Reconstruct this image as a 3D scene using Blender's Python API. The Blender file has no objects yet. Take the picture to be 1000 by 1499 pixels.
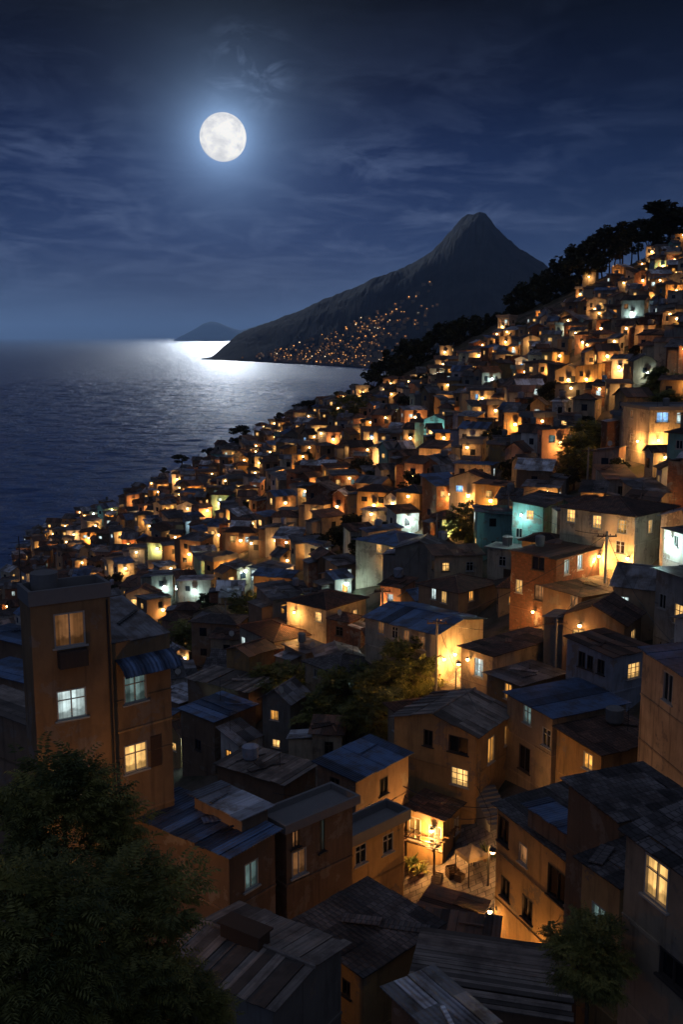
import bpy, math, random
from mathutils import Vector, Matrix, noise
random.seed(11)
RND = random.Random(5)
sc = bpy.context.scene
COL = sc.collection
# ------------------------------------------------------------------ camera model (photo 1000 x 1499)
F = 1500.0
PITCH = math.radians(9.72)
HC = 87.0
CAM = Vector((0, 0, HC))
SP, CP = math.sin(PITCH), math.cos(PITCH)
RX = Vector((1, 0, 0)); UX = Vector((0, SP, CP)); WX = Vector((0, CP, -SP))
def ray(px, py): return RX*((px-500)/F) + UX*((749.5-py)/F) + WX
def at(px, py, Z): return CAM + ray(px, py)*Z
def on_z(px, py, z):
    d = ray(px, py); return CAM + d*((z-HC)/d.z)
def project(p):
    v = p-CAM; Z = v.dot(WX)
    return 500+F*v.dot(RX)/Z, 749.5-F*v.dot(UX)/Z, Z
cam_data = bpy.data.cameras.new('camera'); cam = bpy.data.objects.new('camera', cam_data); COL.objects.link(cam)
cam.location = CAM; cam.rotation_euler = (math.pi/2-PITCH, 0, 0)
cam_data.sensor_fit = 'HORIZONTAL'; cam_data.sensor_width = 36; cam_data.lens = 36*F/1000
cam_data.clip_start = 0.5; cam_data.clip_end = 200000
sc.camera = cam

# ------------------------------------------------------------------ materials
MATS = {}
class NT:
    def __init__(s, name):
        s.m = bpy.data.materials.new(name); s.m.use_nodes = True
        s.t = s.m.node_tree; s.n = s.t.nodes; s.l = s.t.links
        s.n.clear(); s.out = s.n.new('ShaderNodeOutputMaterial')
    def node(s, typ, **kw):
        nd = s.n.new('ShaderNode'+typ)
        for k, v in kw.items():
            if k in nd.inputs: nd.inputs[k].default_value = v
            else: setattr(nd, k, v)
        return nd
    def link(s, a, b): s.l.new(a, b)
    def math(s, op, a, b=None, clamp=False):
        nd = s.n.new('ShaderNodeMath'); nd.operation = op; nd.use_clamp = clamp
        for i, v in enumerate((a, b)):
            if v is None: continue
            if isinstance(v, (int, float)): nd.inputs[i].default_value = v
            else: s.l.new(v, nd.inputs[i])
        return nd.outputs[0]
    def mix(s, fac, a, b, blend='MIX'):
        nd = s.n.new('ShaderNodeMix'); nd.data_type = 'RGBA'; nd.blend_type = blend
        for idx, v in ((0, fac), (6, a), (7, b)):
            if isinstance(v, (int, float)): nd.inputs[idx].default_value = v
            elif isinstance(v, tuple): nd.inputs[idx].default_value = (*v, 1) if len(v) == 3 else v
            else: s.l.new(v, nd.inputs[idx])
        return nd.outputs[2]
    def ramp(s, fac, stops):
        nd = s.n.new('ShaderNodeValToRGB'); cr = nd.color_ramp
        while len(cr.elements) < len(stops): cr.elements.new(0.5)
        for e, (p, c) in zip(cr.elements, stops):
            e.position = p; e.color = (*c, 1) if isinstance(c, tuple) else (c, c, c, 1)
        s.l.new(fac, nd.inputs[0]); return nd.outputs[0]
    def mapping(s, vec, scale=(1, 1, 1), loc=(0, 0, 0)):
        nd = s.n.new('ShaderNodeMapping'); nd.inputs['Scale'].default_value = scale; nd.inputs['Location'].default_value = loc
        s.l.new(vec, nd.inputs[0]); return nd.outputs[0]
    def noise(s, vec, scale, detail=4, rough=.55, dist=0):
        nd = s.n.new('ShaderNodeTexNoise'); nd.inputs['Scale'].default_value = scale; nd.inputs['Detail'].default_value = detail
        nd.inputs['Roughness'].default_value = rough; nd.inputs['Distortion'].default_value = dist
        s.l.new(vec, nd.inputs['Vector']); return nd.outputs[0]
    def bump(s, h, strength, dist=1.0, normal=None):
        nd = s.n.new('ShaderNodeBump'); nd.inputs['Strength'].default_value = strength; nd.inputs['Distance'].default_value = dist
        s.l.new(h, nd.inputs['Height'])
        if normal is not None: s.l.new(normal, nd.inputs['Normal'])
        return nd.outputs[0]
    def surf(s, color, rough=.8, normal=None, metal=0.0, spec=.3):
        p = s.n.new('ShaderNodeBsdfPrincipled')
        for key, v in (('Base Color', color), ('Roughness', rough), ('Metallic', metal), ('Specular IOR Level', spec)):
            if isinstance(v, tuple): p.inputs[key].default_value = (*v, 1)
            elif isinstance(v, (int, float)): p.inputs[key].default_value = v
            else: s.l.new(v, p.inputs[key])
        if normal is not None: s.l.new(normal, p.inputs['Normal'])
        s.l.new(p.outputs[0], s.out.inputs['Surface']); return p
    def uv(s):
        return s.node('UVMap', uv_map='UVMap').outputs[0]
    def tone(s):
        return s.node('Attribute', attribute_name='tone').outputs['Fac']
    def oi(s): return s.n.new('ShaderNodeObjectInfo').outputs['Random']
    def obj(s): return s.n.new('ShaderNodeTexCoord').outputs['Object']
    def pos(s): return s.n.new('ShaderNodeNewGeometry').outputs['Position']

def wall_mat(name, col, dirt=(.06, .05, .04), brick=False):
    t = NT(name); uv = t.uv(); p = t.pos()
    n1 = t.noise(p, .45, 5, .6); n2 = t.noise(t.mapping(p, (1.5, 1.5, .35)), 1.0, 6, .65, .4); n3 = t.noise(p, 6, 3)
    rnd = t.math('MULTIPLY_ADD', t.oi(), .5); t.n[-1].inputs[2].default_value = .72
    base = t.mix(1.0, col, rnd, 'MULTIPLY')
    h = n3
    if brick:
        b = t.n.new('ShaderNodeTexBrick'); t.link(uv, b.inputs['Vector']); b.inputs['Scale'].default_value = 1.0
        b.inputs['Brick Width'].default_value = .34; b.inputs['Row Height'].default_value = .2; b.inputs['Mortar Size'].default_value = .012
        b.inputs['Color1'].default_value = (*col, 1); b.inputs['Color2'].default_value = (*[c*.65 for c in col], 1)
        b.inputs['Mortar'].default_value = (.16, .14, .12, 1)
        base = t.mix(1.0, b.outputs[0], rnd, 'MULTIPLY'); h = t.math('SUBTRACT', n3, b.outputs['Fac'])
    f1 = t.math('MULTIPLY', t.ramp(n1, [(.40, 0.0), (.62, 1.0)]), .9)
    f2 = t.math('MULTIPLY', t.ramp(n2, [(.5, 0.0), (.75, 1.0)]), .55)
    n4 = t.noise(p, .55, 7, .7, .3); patch = t.ramp(n4, [(.565, 0.0), (.585, 1.0)]); n5 = t.noise(t.mapping(p, (3.2, 3.2, .22), (4, 1, 0)), 1.0, 3, .5)
    c = t.mix(t.math('MULTIPLY', patch, .75), base, (.25, .21, .17) if not brick else (.34, .30, .25))
    c = t.mix(f1, c, t.mix(.35, c, dirt)); c = t.mix(f2, c, dirt); c = t.mix(t.math('MULTIPLY', t.ramp(n5, [(.58, 0.0), (.72, 1.0)]), .45), c, dirt)
    t.surf(c, .9, t.bump(t.math('SUBTRACT', h, t.math('MULTIPLY', patch, .8)), .45, .035), spec=.15); MATS[name] = t.m; return t.m

def roof_mat(name, col, alt, kind, rough=.5, metal=.0):
    t = NT(name); uv = t.uv(); p = t.pos(); tone = t.tone()
    n1 = t.noise(p, .8, 5, .65); n2 = t.noise(p, 9, 3, .6)
    k = t.math('MULTIPLY_ADD', tone, 1.5); t.n[-1].inputs[2].default_value = .3
    base = t.mix(1.0, t.mix(t.ramp(n1, [(.45, 0.0), (.62, 1.0)]), col, alt), k, 'MULTIPLY')
    sep = t.n.new('ShaderNodeSeparateXYZ'); t.link(uv, sep.inputs[0])
    if kind == 'metal':
        w = t.math('SINE', t.math('MULTIPLY', sep.outputs[0], 2*math.pi/.2)); h = t.math('ADD', t.math('MULTIPLY', w, .5), t.math('MULTIPLY', n2, .4)); st, ds = .8, .035
        st2 = t.noise(t.mapping(uv, (6, .25, 1)), 1.0, 4); base = t.mix(t.math('MULTIPLY', t.ramp(st2, [(.5, 0.0), (.7, 1.0)]), .5), base, tuple(c*.45 for c in col))
    elif kind == 'tile':
        b = t.n.new('ShaderNodeTexBrick'); t.link(uv, b.inputs['Vector']); b.inputs['Scale'].default_value = 1.0
        b.inputs['Brick Width'].default_value = .24; b.inputs['Row Height'].default_value = .34; b.inputs['Mortar Size'].default_value = .02; b.inputs['Mortar Smooth'].default_value = .6
        b.inputs['Color1'].default_value = (1, 1, 1, 1); b.inputs['Color2'].default_value = (.5, .5, .5, 1); b.inputs['Mortar'].default_value = (.12, .12, .12, 1)
        base = t.mix(1.0, base, b.outputs[0], 'MULTIPLY')
        row = t.math('FRACT', t.math('DIVIDE', sep.outputs[1], .34))
        w = t.math('ABSOLUTE', t.math('SINE', t.math('MULTIPLY', sep.outputs[0], math.pi/.24)))
        h = t.math('SUBTRACT', t.math('ADD', t.math('MULTIPLY', w, .8), t.math('MULTIPLY', n2, .5)), row); st, ds = .9, .05
    else:
        g = t.noise(t.mapping(uv, (9, .5, 1)), 1.0, 5, .6); base = t.mix(t.ramp(g, [(.4, 0.0), (.7, .8)]), base, tuple(c*.35 for c in col))
        h = t.math('ADD', g, t.math('MULTIPLY', n2, .3)); st, ds = .7, .03
    r = t.math('MULTIPLY_ADD', n1, .35); t.n[-1].inputs[2].default_value = rough-.15
    t.surf(base, r, t.bump(h, st, ds), metal=metal, spec=.4); MATS[name] = t.m; return t.m

def plain_mat(name, col, rough=.8, metal=0.0, spec=.3, var=.4):
    t = NT(name); n1 = t.noise(t.pos(), 3.0, 4)
    c = t.mix(t.math('MULTIPLY', n1, var), col, tuple(x*.4 for x in col))
    t.surf(c, rough, t.bump(n1, .2, .02), metal, spec); MATS[name] = t.m; return t.m

def glow_mat(name, col, strength, pattern=True):
    t = NT(name); e = t.n.new('ShaderNodeEmission')
    if pattern:
        uv = t.uv(); sep = t.n.new('ShaderNodeSeparateXYZ'); t.link(uv, sep.inputs[0])
        rn = t.oi(); cv = t.n.new('ShaderNodeCombineXYZ'); t.link(rn, cv.inputs[2]); add = t.n.new('ShaderNodeVectorMath'); add.operation = 'MULTIPLY_ADD'
        t.link(cv.outputs[0], add.inputs[0]); add.inputs[1].default_value = (0, 0, 37.0); t.link(uv, add.inputs[2]); uw = add.outputs[0]
        fold = t.noise(t.mapping(uw, (11, .4, 1)), 1.0, 2); blot = t.noise(t.mapping(uw, (2.2, 2.6, 1)), 1.0, 3)
        edge = t.math('ABSOLUTE', t.math('SUBTRACT', sep.outputs[0], t.math('ADD', t.math('MULTIPLY', rn, .3), .35)))
        cur = t.ramp(edge, [(.22, 1.0), (.25, .62)]); low = t.ramp(t.math('ADD', sep.outputs[1], t.math('MULTIPLY', blot, .7)), [(.55, .45), (.66, 1.0)])
        k = t.math('MULTIPLY', t.math('MULTIPLY', t.ramp(fold, [(.3, .6), (.7, 1.0)]), cur), t.math('MULTIPLY', low, t.ramp(blot, [(.3, .5), (.62, 1.0)])))
        r = t.math('MULTIPLY_ADD', t.oi(), .9); t.n[-1].inputs[2].default_value = .45
        t.link(t.math('MULTIPLY', t.math('MULTIPLY', k, r), strength), e.inputs['Strength'])
        t.link(t.mix(t.math('MULTIPLY', blot, .5), col, tuple(c*q for c, q in zip(col, (1, .72, .45) if col[0] > col[2] else (.6, .85, 1)))), e.inputs['Color'])
    else:
        e.inputs['Strength'].default_value = strength; e.inputs['Color'].default_value = (*col, 1)
    t.link(e.outputs[0], t.out.inputs['Surface']); MATS[name] = t.m; return t.m

WALLS = {'stained ochre': (.31, .20, .105), 'ochre': (.42, .27, .12), 'tan': (.40, .31, .21), 'cream': (.52, .45, .33), 'grey': (.30, .29, .27), 'brown': (.22, .15, .10),
         'white': (.58, .56, .52), 'turquoise': (.22, .46, .43), 'blue grey': (.30, .34, .42), 'salmon': (.46, .27, .19), 'concrete': (.24, .23, .21)}
for k, c in WALLS.items(): wall_mat(k, c)
wall_mat('brick', (.30, .13, .07), brick=True)
roof_mat('grey metal', (.17, .17, .18), (.08, .065, .055), 'metal', .45, .3)
roof_mat('blue metal', (.08, .14, .26), (.07, .08, .11), 'metal', .42, .3)
roof_mat('pale metal', (.50, .52, .56), (.20, .17, .15), 'metal', .4, .6)
roof_mat('rusty metal', (.15, .075, .045), (.08, .06, .05), 'metal', .65)
roof_mat('brown tile', (.14, .07, .045), (.08, .055, .045), 'tile', .75)
roof_mat('dark tile', (.13, .12, .12), (.07, .06, .058), 'tile', .65)
roof_mat('plank', (.22, .19, .165), (.10, .085, .075), 'plank', .7)
plain_mat('slab', (.20, .20, .20), .85)
plain_mat('frame pale', (.42, .41, .38), .6)
plain_mat('frame dark', (.06, .05, .045), .6)
plain_mat('wood dark', (.09, .055, .035), .75)
plain_mat('iron', (.05, .05, .055), .5, .6)
plain_mat('bark', (.07, .05, .035), .95)
glow_mat('pane warm', (1.0, .60, .20), 2.2)
glow_mat('pane amber', (1.0, .47, .10), 1.7)
glow_mat('pane dim', (.75, .36, .15), .55)
glow_mat('pane cool', (.82, .95, .90), 1.7)
glow_mat('pane teal', (.50, .72, .66), .40)
glow_mat('pane blue', (.35, .62, 1.0), 1.8)
glow_mat('bulb warm', (1.0, .62, .24), 22, False)
glow_mat('bulb cool', (.82, 1.0, .95), 22, False)
t = NT('pane dark'); t.surf((.012, .014, .018), .12, t.bump(t.noise(t.pos(), 1.5, 2), .15, .05), spec=.5); MATS['pane dark'] = t.m
def leaf_mat(name, c1, c2):
    t = NT(name); c = t.mix(t.tone(), c1, c2); p = t.surf(c, .55, spec=.35)
    tr = t.n.new('ShaderNodeBsdfTranslucent'); t.link(c, tr.inputs[0]); mx = t.n.new('ShaderNodeMixShader'); mx.inputs[0].default_value = .25
    t.link(p.outputs[0], mx.inputs[1]); t.link(tr.outputs[0], mx.inputs[2]); t.link(mx.outputs[0], t.out.inputs['Surface']); MATS[name] = t.m
leaf_mat('leaf', (.035, .055, .015), (.26, .26, .07))
leaf_mat('leaf dark', (.012, .018, .008), (.045, .05, .02))

# ------------------------------------------------------------------ mesh builder
class MB:
    def __init__(s): s.v = []; s.f = []; s.t = []; s.u = []
    def face(s, pts, tone=.5, uv=None):
        i = len(s.v); s.v += [tuple(p) for p in pts]; s.f.append(tuple(range(i, i+len(pts)))); s.t.append(tone)
        if uv is None:
            a = Vector(pts[0]); e1 = Vector(pts[1])-a; n = e1.cross(Vector(pts[-1])-a)
            if e1.length < 1e-9 or n.length < 1e-12: uv = [(0, 0)]*len(pts)
            else:
                e1.normalize(); e2 = n.normalized().cross(e1); uv = [((Vector(p)-a).dot(e1), (Vector(p)-a).dot(e2)) for p in pts]
        s.u += uv
    def hexa(s, b, tp, tone=.5):       # bottom quad (ccw from above), top quad
        s.face(tp, tone); s.face(b[::-1], tone)
        for i in range(4):
            j = (i+1) % 4; s.face([b[i], b[j], tp[j], tp[i]], tone)
    def box(s, x0, x1, y0, y1, z0, z1, tone=.5):
        s.hexa([(x0, y0, z0), (x1, y0, z0), (x1, y1, z0), (x0, y1, z0)], [(x0, y0, z1), (x1, y0, z1), (x1, y1, z1), (x0, y1, z1)], tone)
    def fbox(s, fc, u0, u1, z0, z1, n0, n1, tone=.5):   # box in facade space
        P = fc.p
        s.hexa([P(u0, z0, n1), P(u1, z0, n1), P(u1, z0, n0), P(u0, z0, n0)], [P(u0, z1, n1), P(u1, z1, n1), P(u1, z1, n0), P(u0, z1, n0)], tone)
    def tube(s, pts, radii, seg=8, tone=.5, cap=True):
        rings = []
        for i, p in enumerate(pts):
            p = Vector(p); d = (Vector(pts[min(i+1, len(pts)-1)])-Vector(pts[max(i-1, 0)])).normalized()
            a = d.cross(Vector((0.3, 1, .1)) if abs(d.y) < .9 else Vector((1, 0, 0))).normalized(); b = d.cross(a)
            rings.append([p+(a*math.cos(q)+b*math.sin(q))*radii[i] for q in [2*math.pi*k/seg for k in range(seg)]])
        for i in range(len(rings)-1):
            for k in range(seg):
                s.face([rings[i][k], rings[i][(k+1) % seg], rings[i+1][(k+1) % seg], rings[i+1][k]], tone)
        if cap: s.face(rings[0][::-1], tone); s.face(rings[-1], tone)
    def sphere(s, c, r, seg=8, rings=5, sz=1.0, tone=.5):
        c = Vector(c); P = lambda i, k: c+Vector((math.sin(math.pi*i/rings)*math.cos(2*math.pi*k/seg)*r, math.sin(math.pi*i/rings)*math.sin(2*math.pi*k/seg)*r, math.cos(math.pi*i/rings)*r*sz))
        for i in range(rings):
            for k in range(seg):
                if i == 0: s.face([P(0, 0), P(1, k), P(1, k+1)], tone)
                elif i == rings-1: s.face([P(i, k), P(rings, 0), P(i, k+1)], tone)
                else: s.face([P(i, k), P(i+1, k), P(i+1, k+1), P(i, k+1)], tone)
    def mesh(s, name, mat):
        me = bpy.data.meshes.new(name); me.from_pydata(s.v, [], s.f)
        uvl = me.uv_layers.new(name='UVMap'); uvl.data.foreach_set('uv', [c for q in s.u for c in q])
        at_ = me.attributes.new('tone', 'FLOAT', 'FACE'); at_.data.foreach_set('value', s.t)
        me.materials.append(MATS[mat] if isinstance(mat, str) else mat); me.update(); return me
    def build(s, name, mat, parent=None):
        o = bpy.data.objects.new(name, s.mesh(name, mat)); COL.objects.link(o)
        if parent is not None: o.parent = parent
        return o
def tag(o, label=None, cat=None, group=None, kind=None):
    for k, v in (('label', label), ('category', cat), ('group', group), ('kind', kind)):
        if v: o[k] = v
    return o
def empty(name, loc, rz=0):
    o = bpy.data.objects.new(name, None); COL.objects.link(o); o.location = loc; o.rotation_euler = (0, 0, rz); o.empty_display_size = .5; return o
def light(parent, loc, power, col, rad=.12):
    d = bpy.data.lights.new('lamp_light', 'POINT'); d.energy = power; d.color = col; d.shadow_soft_size = rad
    o = bpy.data.objects.new('lamp_light', d); COL.objects.link(o); o.parent = parent; o.location = loc; return o
WARM = (1.0, .46, .125); COOL = (.62, .95, .90)

# ------------------------------------------------------------------ terrain
HP, SL, OFF = 42.0, .475, 340.0
def plane_at(px, py, lift=0.0):
    X, Y = px-500, 749.5-py
    return max(8.0, (HP-lift)*F/(SL*X+OFF-Y))
SIL = [(-600, 1100), (-200, 985), (0, 880), (22, 850), (42, 790), (130, 757), (260, 702), (400, 634), (530, 577), (640, 520), (750, 465), (900, 400), (1000, 350), (1300, 215), (1700, 60)]
SILR = [(p, plane_at(p, q)) for p, q in SIL]
def lerp_table(tab, x):
    if x <= tab[0][0]: return tab[0][1]
    for (a, b), (c, d) in zip(tab, tab[1:]):
        if x <= c: return b+(d-b)*(x-a)/(c-a)
    return tab[-1][1]
def tz(x, y):
    k = OFF/F
    Zc = (y-(SL*x-HP)*SP)/(CP+k*SP)
    Yc = SL*x+k*Zc-HP
    z = HC+Yc*CP-Zc*SP
    z += noise.noise(Vector((x*.02, y*.02, 0)))*1.6*min(1, max(0, (Zc-30)/80))
    if Zc > 20:
        px = 500+F*x/Zc; R = lerp_table(SILR, px)
        if Zc > R: tt = Zc-R; z -= .55*tt*tt/(tt+18)
    else: z = min(z, HC-9)
    return max(z, -2.0)
def build_terrain():
    xs = [-300+3.2*i for i in range(260)]; ys = [-30+3.4*j for j in range(230)]
    v = [(x, y, tz(x, y)) for y in ys for x in xs]; n = len(xs)
    f = [(j*n+i, j*n+i+1, (j+1)*n+i+1, (j+1)*n+i) for j in range(len(ys)-1) for i in range(n-1)]
    me = bpy.data.meshes.new('hillside'); me.from_pydata(v, [], f)
    t = NT('earth'); p = t.pos(); a = t.noise(p, .25, 5); b = t.noise(p, 2.5, 4)
    c = t.mix(t.ramp(a, [(.42, 0.0), (.58, 1.0)]), (.16, .13, .10), (.05, .055, .03)); c = t.mix(t.math('MULTIPLY', b, .6), c, (.07, .06, .05))
    t.surf(c, .95, t.bump(b, .5, .15), spec=.1); me.materials.append(t.m)
    for p_ in me.polygons: p_.use_smooth = True
    o = bpy.data.objects.new('hillside', me); COL.objects.link(o); tag(o, 'dark earth hillside falling towards the sea under the houses', 'hillside', kind='structure')
build_terrain()

# ------------------------------------------------------------------ houses
class Facade:
    def __init__(s, o, u, w): s.o = Vector(o); s.u = Vector(u); s.n = s.u.cross(Vector((0, 0, 1))); s.w = w; s.holes = []
    def p(s, u, z, n=0.0): return s.o+s.u*u+Vector((0, 0, z))+s.n*n
def strips(mb, p0, u, v, L, S, n, th=.05, jit=.02, gap=.015, rows=1, rnd=RND, uvo=0.0):
    """roofing sheets: n strips side by side along u, each running along v (up the slope)"""
    nn = u.cross(v).normalized()
    if nn.z < 0: nn = -nn
    for i in range(n):
        a, b = L*i/n, L*(i+1)/n-gap
        for r in range(rows):
            tn = rnd.random(); j = rnd.uniform(-jit, jit)+.012*(rows-r); e0 = rnd.uniform(-.06, .05) if r == 0 else 0
            s0, s1 = S*r/rows+e0-(.05 if r else 0), S*(r+1)/rows
            k0, k1 = rnd.uniform(-jit, jit)*.6, rnd.uniform(-jit, jit)*.6
            q = [p0+u*a+v*s0+nn*(j+k0), p0+u*b+v*s0+nn*(j+k1), p0+u*b+v*s1+nn*(j+k1), p0+u*a+v*s1+nn*(j+k0)]
            if (q[1]-q[0]).cross(q[3]-q[0]).z < 0: q = [q[1], q[0], q[3], q[2]]; uv = [(b, s0), (a, s0), (a, s1), (b, s1)]
            else: uv = [(a, s0), (b, s0), (b, s1), (a, s1)]
            lo = [c-nn*th for c in q]
            mb.face(q, tn, uv); mb.face(lo[::-1], tn)
            for m in range(4): mb.face([lo[m], lo[(m+1) % 4], q[(m+1) % 4], q[m]], tn*.6)

def clutter(h, rnd):
    """things fixed on a roof: water tank, aerial, dish; and a lean-to room at the side"""
    w, d = h.w, h.d; zt = lambda x, y: h.zr(x, y)+(.1 if h.kind in ('mono', 'flat') else h.rise*.55)
    if h.kind in ('mono', 'flat') and rnd.random() < .22:
        x, y = w*rnd.uniform(.3, .7), d*rnd.uniform(.5, .8); z = zt(x, y); r = rnd.uniform(.4, .6); m = MB(); m.tube([(x, y, z-.05), (x, y, z+.1), (x, y, z+.95), (x, y, z+1.08)], [r*.8, r, r*1.08, r*.55], 14)
        m.build('water_tank', rnd.choice(['blue grey', 'slab']), h.root)
    if rnd.random() < .3:
        x, y = w*rnd.uniform(.2, .8), d*rnd.uniform(.3, .8); z = zt(x, y)-.2; H = rnd.uniform(1.4, 2.6); a = rnd.uniform(0, 3); m = MB(); m.tube([(x, y, z), (x, y, z+H)], [.025, .018], 5)
        for k in range(4):
            L = .5-.07*k; m.tube([(x-math.cos(a)*L, y-math.sin(a)*L, z+H-.12-.16*k), (x+math.cos(a)*L, y+math.sin(a)*L, z+H-.12-.16*k)], [.012, .012], 4)
        m.build('aerial', 'iron', h.root)
    if h.Z < 130 and rnd.random() < .2:
        x, y = w*rnd.uniform(.15, .85), h.oh+.2; z = zt(x, y); m = MB(); m.tube([(x, y, z-.1), (x, y, z+.5)], [.03, .03], 5); m.tube([(x, y-.12, z+.52), (x+.02, y-.02, z+.5), (x+.05, y+.06, z+.5)], [.36, .25, .05], 12); m.build('dish', 'frame pale', h.root)
    if h.Z < 230 and rnd.random() < .45:
        sd = rnd.choice([-1, 1]); ww, dd = rnd.uniform(1.3, 2.2), d*rnd.uniform(.45, .75); y0 = h.oh+rnd.uniform(0, d*.2); hh = h.he-rnd.uniform(.4, .9)
        x0 = h.rect[0]-ww if sd < 0 else h.rect[1]; m = MB(); m.box(x0+.003, x0+ww-.003, y0, y0+dd, h.zb, hh); m.build('annex_wall', rnd.choice(['brick', 'concrete', 'brown', h.wallm]), h.root)
        m = MB(); u0 = V3(x0-(.15 if sd < 0 else .01), y0-.2, hh+.04 if sd < 0 else hh+.3); dz = .26 if sd < 0 else -.26
        strips(m, u0, V3(0, 1, 0), V3(ww+.16, 0, dz).normalized(), dd+.4, ww+.16, max(2, round(dd/.8)), rnd=rnd); m.build('annex_roof', rnd.choice(['grey metal', 'rusty metal', 'pale metal', 'plank']), h.root)
def V3(*a): return Vector(a)
class House:
    def __init__(s, loc, yaw, w, d, he, zb, oh=.3, zB=0.0, zC=0.0, name='house'):
        s.root = empty(name, loc, yaw); s.w, s.d, s.he, s.zb, s.oh, s.zB, s.zC = w, d, he, zb, oh, zB, zC
        s.M = Matrix.Translation(Vector(loc)) @ Matrix.Rotation(yaw, 4, 'Z'); s.lit = 0; s.lamps = 0
        x0, x1, y0, y1 = oh, w-oh, oh, d-oh; s.rect = (x0, x1, y0, y1)
        s.fac = {'S': Facade((x0, y0, 0), (1, 0, 0), x1-x0), 'E': Facade((x1, y0, 0), (0, 1, 0), y1-y0),
                 'N': Facade((x1, y1, 0), (-1, 0, 0), x1-x0), 'W': Facade((x0, y1, 0), (0, -1, 0), y1-y0)}
    def zr(s, x, y): return s.he+s.zB*x/s.w+s.zC*y/s.d
    def pix(s, side, px, py):
        fc = s.fac[side]; inv = s.M.inverted(); o = inv @ CAM; d = inv.to_3x3() @ ray(px, py)
        t = (fc.o-o).dot(fc.n)/d.dot(fc.n); q = o+d*t-fc.o
        return q.dot(fc.u), q.z
    def window(s, side, u, z, ww, hh, state='dark', detail=2, style='cross', frame='frame pale', lab=None):
        fc = s.fac[side]; u = min(max(u, ww/2+.12), fc.w-ww/2-.12); top = s.he-.14
        if z+hh/2 > top: z = top-hh/2
        u0, u1, z0, z1 = u-ww/2, u+ww/2, z-hh/2, z+hh/2
        for h in fc.holes:
            if u0 < h[1]+.1 and u1 > h[0]-.1 and z0 < h[3]+.1 and z1 > h[2]-.1: return None
        pm = 'pane '+state
        if state != 'dark': s.lit += 1
        if detail == 0:
            m = MB(); m.face([fc.p(u0, z0, .02), fc.p(u1, z0, .02), fc.p(u1, z1, .02), fc.p(u0, z1, .02)], .5, [(0, 0), (1, 0), (1, 1), (0, 1)])
            fc.holes.append((u0, u1, z0, z1, False)); return m.build('window', pm, s.root)
        fc.holes.append((u0, u1, z0, z1, True))
        m = MB(); b = .06
        m.fbox(fc, u0, u1, z1-b, z1, -.12, .015); m.fbox(fc, u0, u1, z0, z0+b, -.12, .015)
        m.fbox(fc, u0, u0+b, z0+b, z1-b, -.12, .012); m.fbox(fc, u1-b, u1, z0+b, z1-b, -.12, .012)
        if style in ('cross', 'split'): m.fbox(fc, u-.025, u+.025, z0+b, z1-b, -.095, -.02)
        if style == 'cross':
            zz = z0+hh*.66; m.fbox(fc, u0+b, u-.025, zz-.02, zz+.02, -.095, -.025); m.fbox(fc, u+.025, u1-b, zz-.02, zz+.02, -.095, -.025)
        if style == 'grid':
            for q in (1, 2): uu = u0+ww*q/3; m.fbox(fc, uu-.015, uu+.015, z0+b, z1-b, -.095, -.03)
            for q in (1, 2): zz = z0+hh*q/3; m.fbox(fc, u0+b, u1-b, zz-.015, zz+.015, -.094, -.04)
        o = m.build('window', frame, s.root)
        if lab: o['label'] = lab
        m = MB(); m.fbox(fc, u0-.1, u1+.1, z0-.07, z0-.004, 0.0, .11); m.build('sill', frame, o)
        m = MB(); m.face([fc.p(u0+.03, z0+.03, -.1), fc.p(u1-.03, z0+.03, -.1), fc.p(u1-.03, z1-.03, -.1), fc.p(u0+.03, z1-.03, -.1)], .5, [(0, 0), (1, 0), (1, 1), (0, 1)])
        m.build('pane', pm, o); return o
    def door(s, side, u, z0, ww=.9, hh=2.0, mat='wood dark'):
        fc = s.fac[side]; u0, u1 = u-ww/2, u+ww/2
        for h in fc.holes:
            if u0 < h[1]+.1 and u1 > h[0]-.1 and z0 < h[3]+.1 and z0+hh > h[2]-.1: return
        if u0 < .1 or u1 > fc.w-.1: return
        fc.holes.append((u0, u1, z0, z0+hh, True)); m = MB(); m.fbox(fc, u0+.002, u1-.002, z0+.002, z0+hh-.002, -.12, -.07)
        for k in range(3): m.fbox(fc, u0+.1, u1-.1, z0+.15+k*.62, z0+.62+k*.62, -.07, -.05, .3)
        m.build('door', mat, s.root)
    def lamp(s, side, u, z, power, cool=False, r=.13, detail=1):
        fc = s.fac[side]; m = MB(); m.fbox(fc, u-.05, u+.05, z-.1, z+.12, .0, .05)
        m.tube([fc.p(u, z+.05, .05), fc.p(u, z+.16, .2), fc.p(u, z+.12, .42)], [.022]*3, 6)
        m.tube([fc.p(u, z+.12, .42), fc.p(u, z+.02, .42)], [.04, r*1.15], 10)
        o = m.build('wall_lamp', 'iron', s.root)
        m = MB(); m.sphere(fc.p(u, z-r*.75, .42), r, 10, 6); m.build('bulb', 'bulb cool' if cool else 'bulb warm', o)
        light(o, fc.p(u, z-r*2-.15, .95), power*1.25, COOL if cool else WARM, .12); s.lamps += 1
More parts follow.
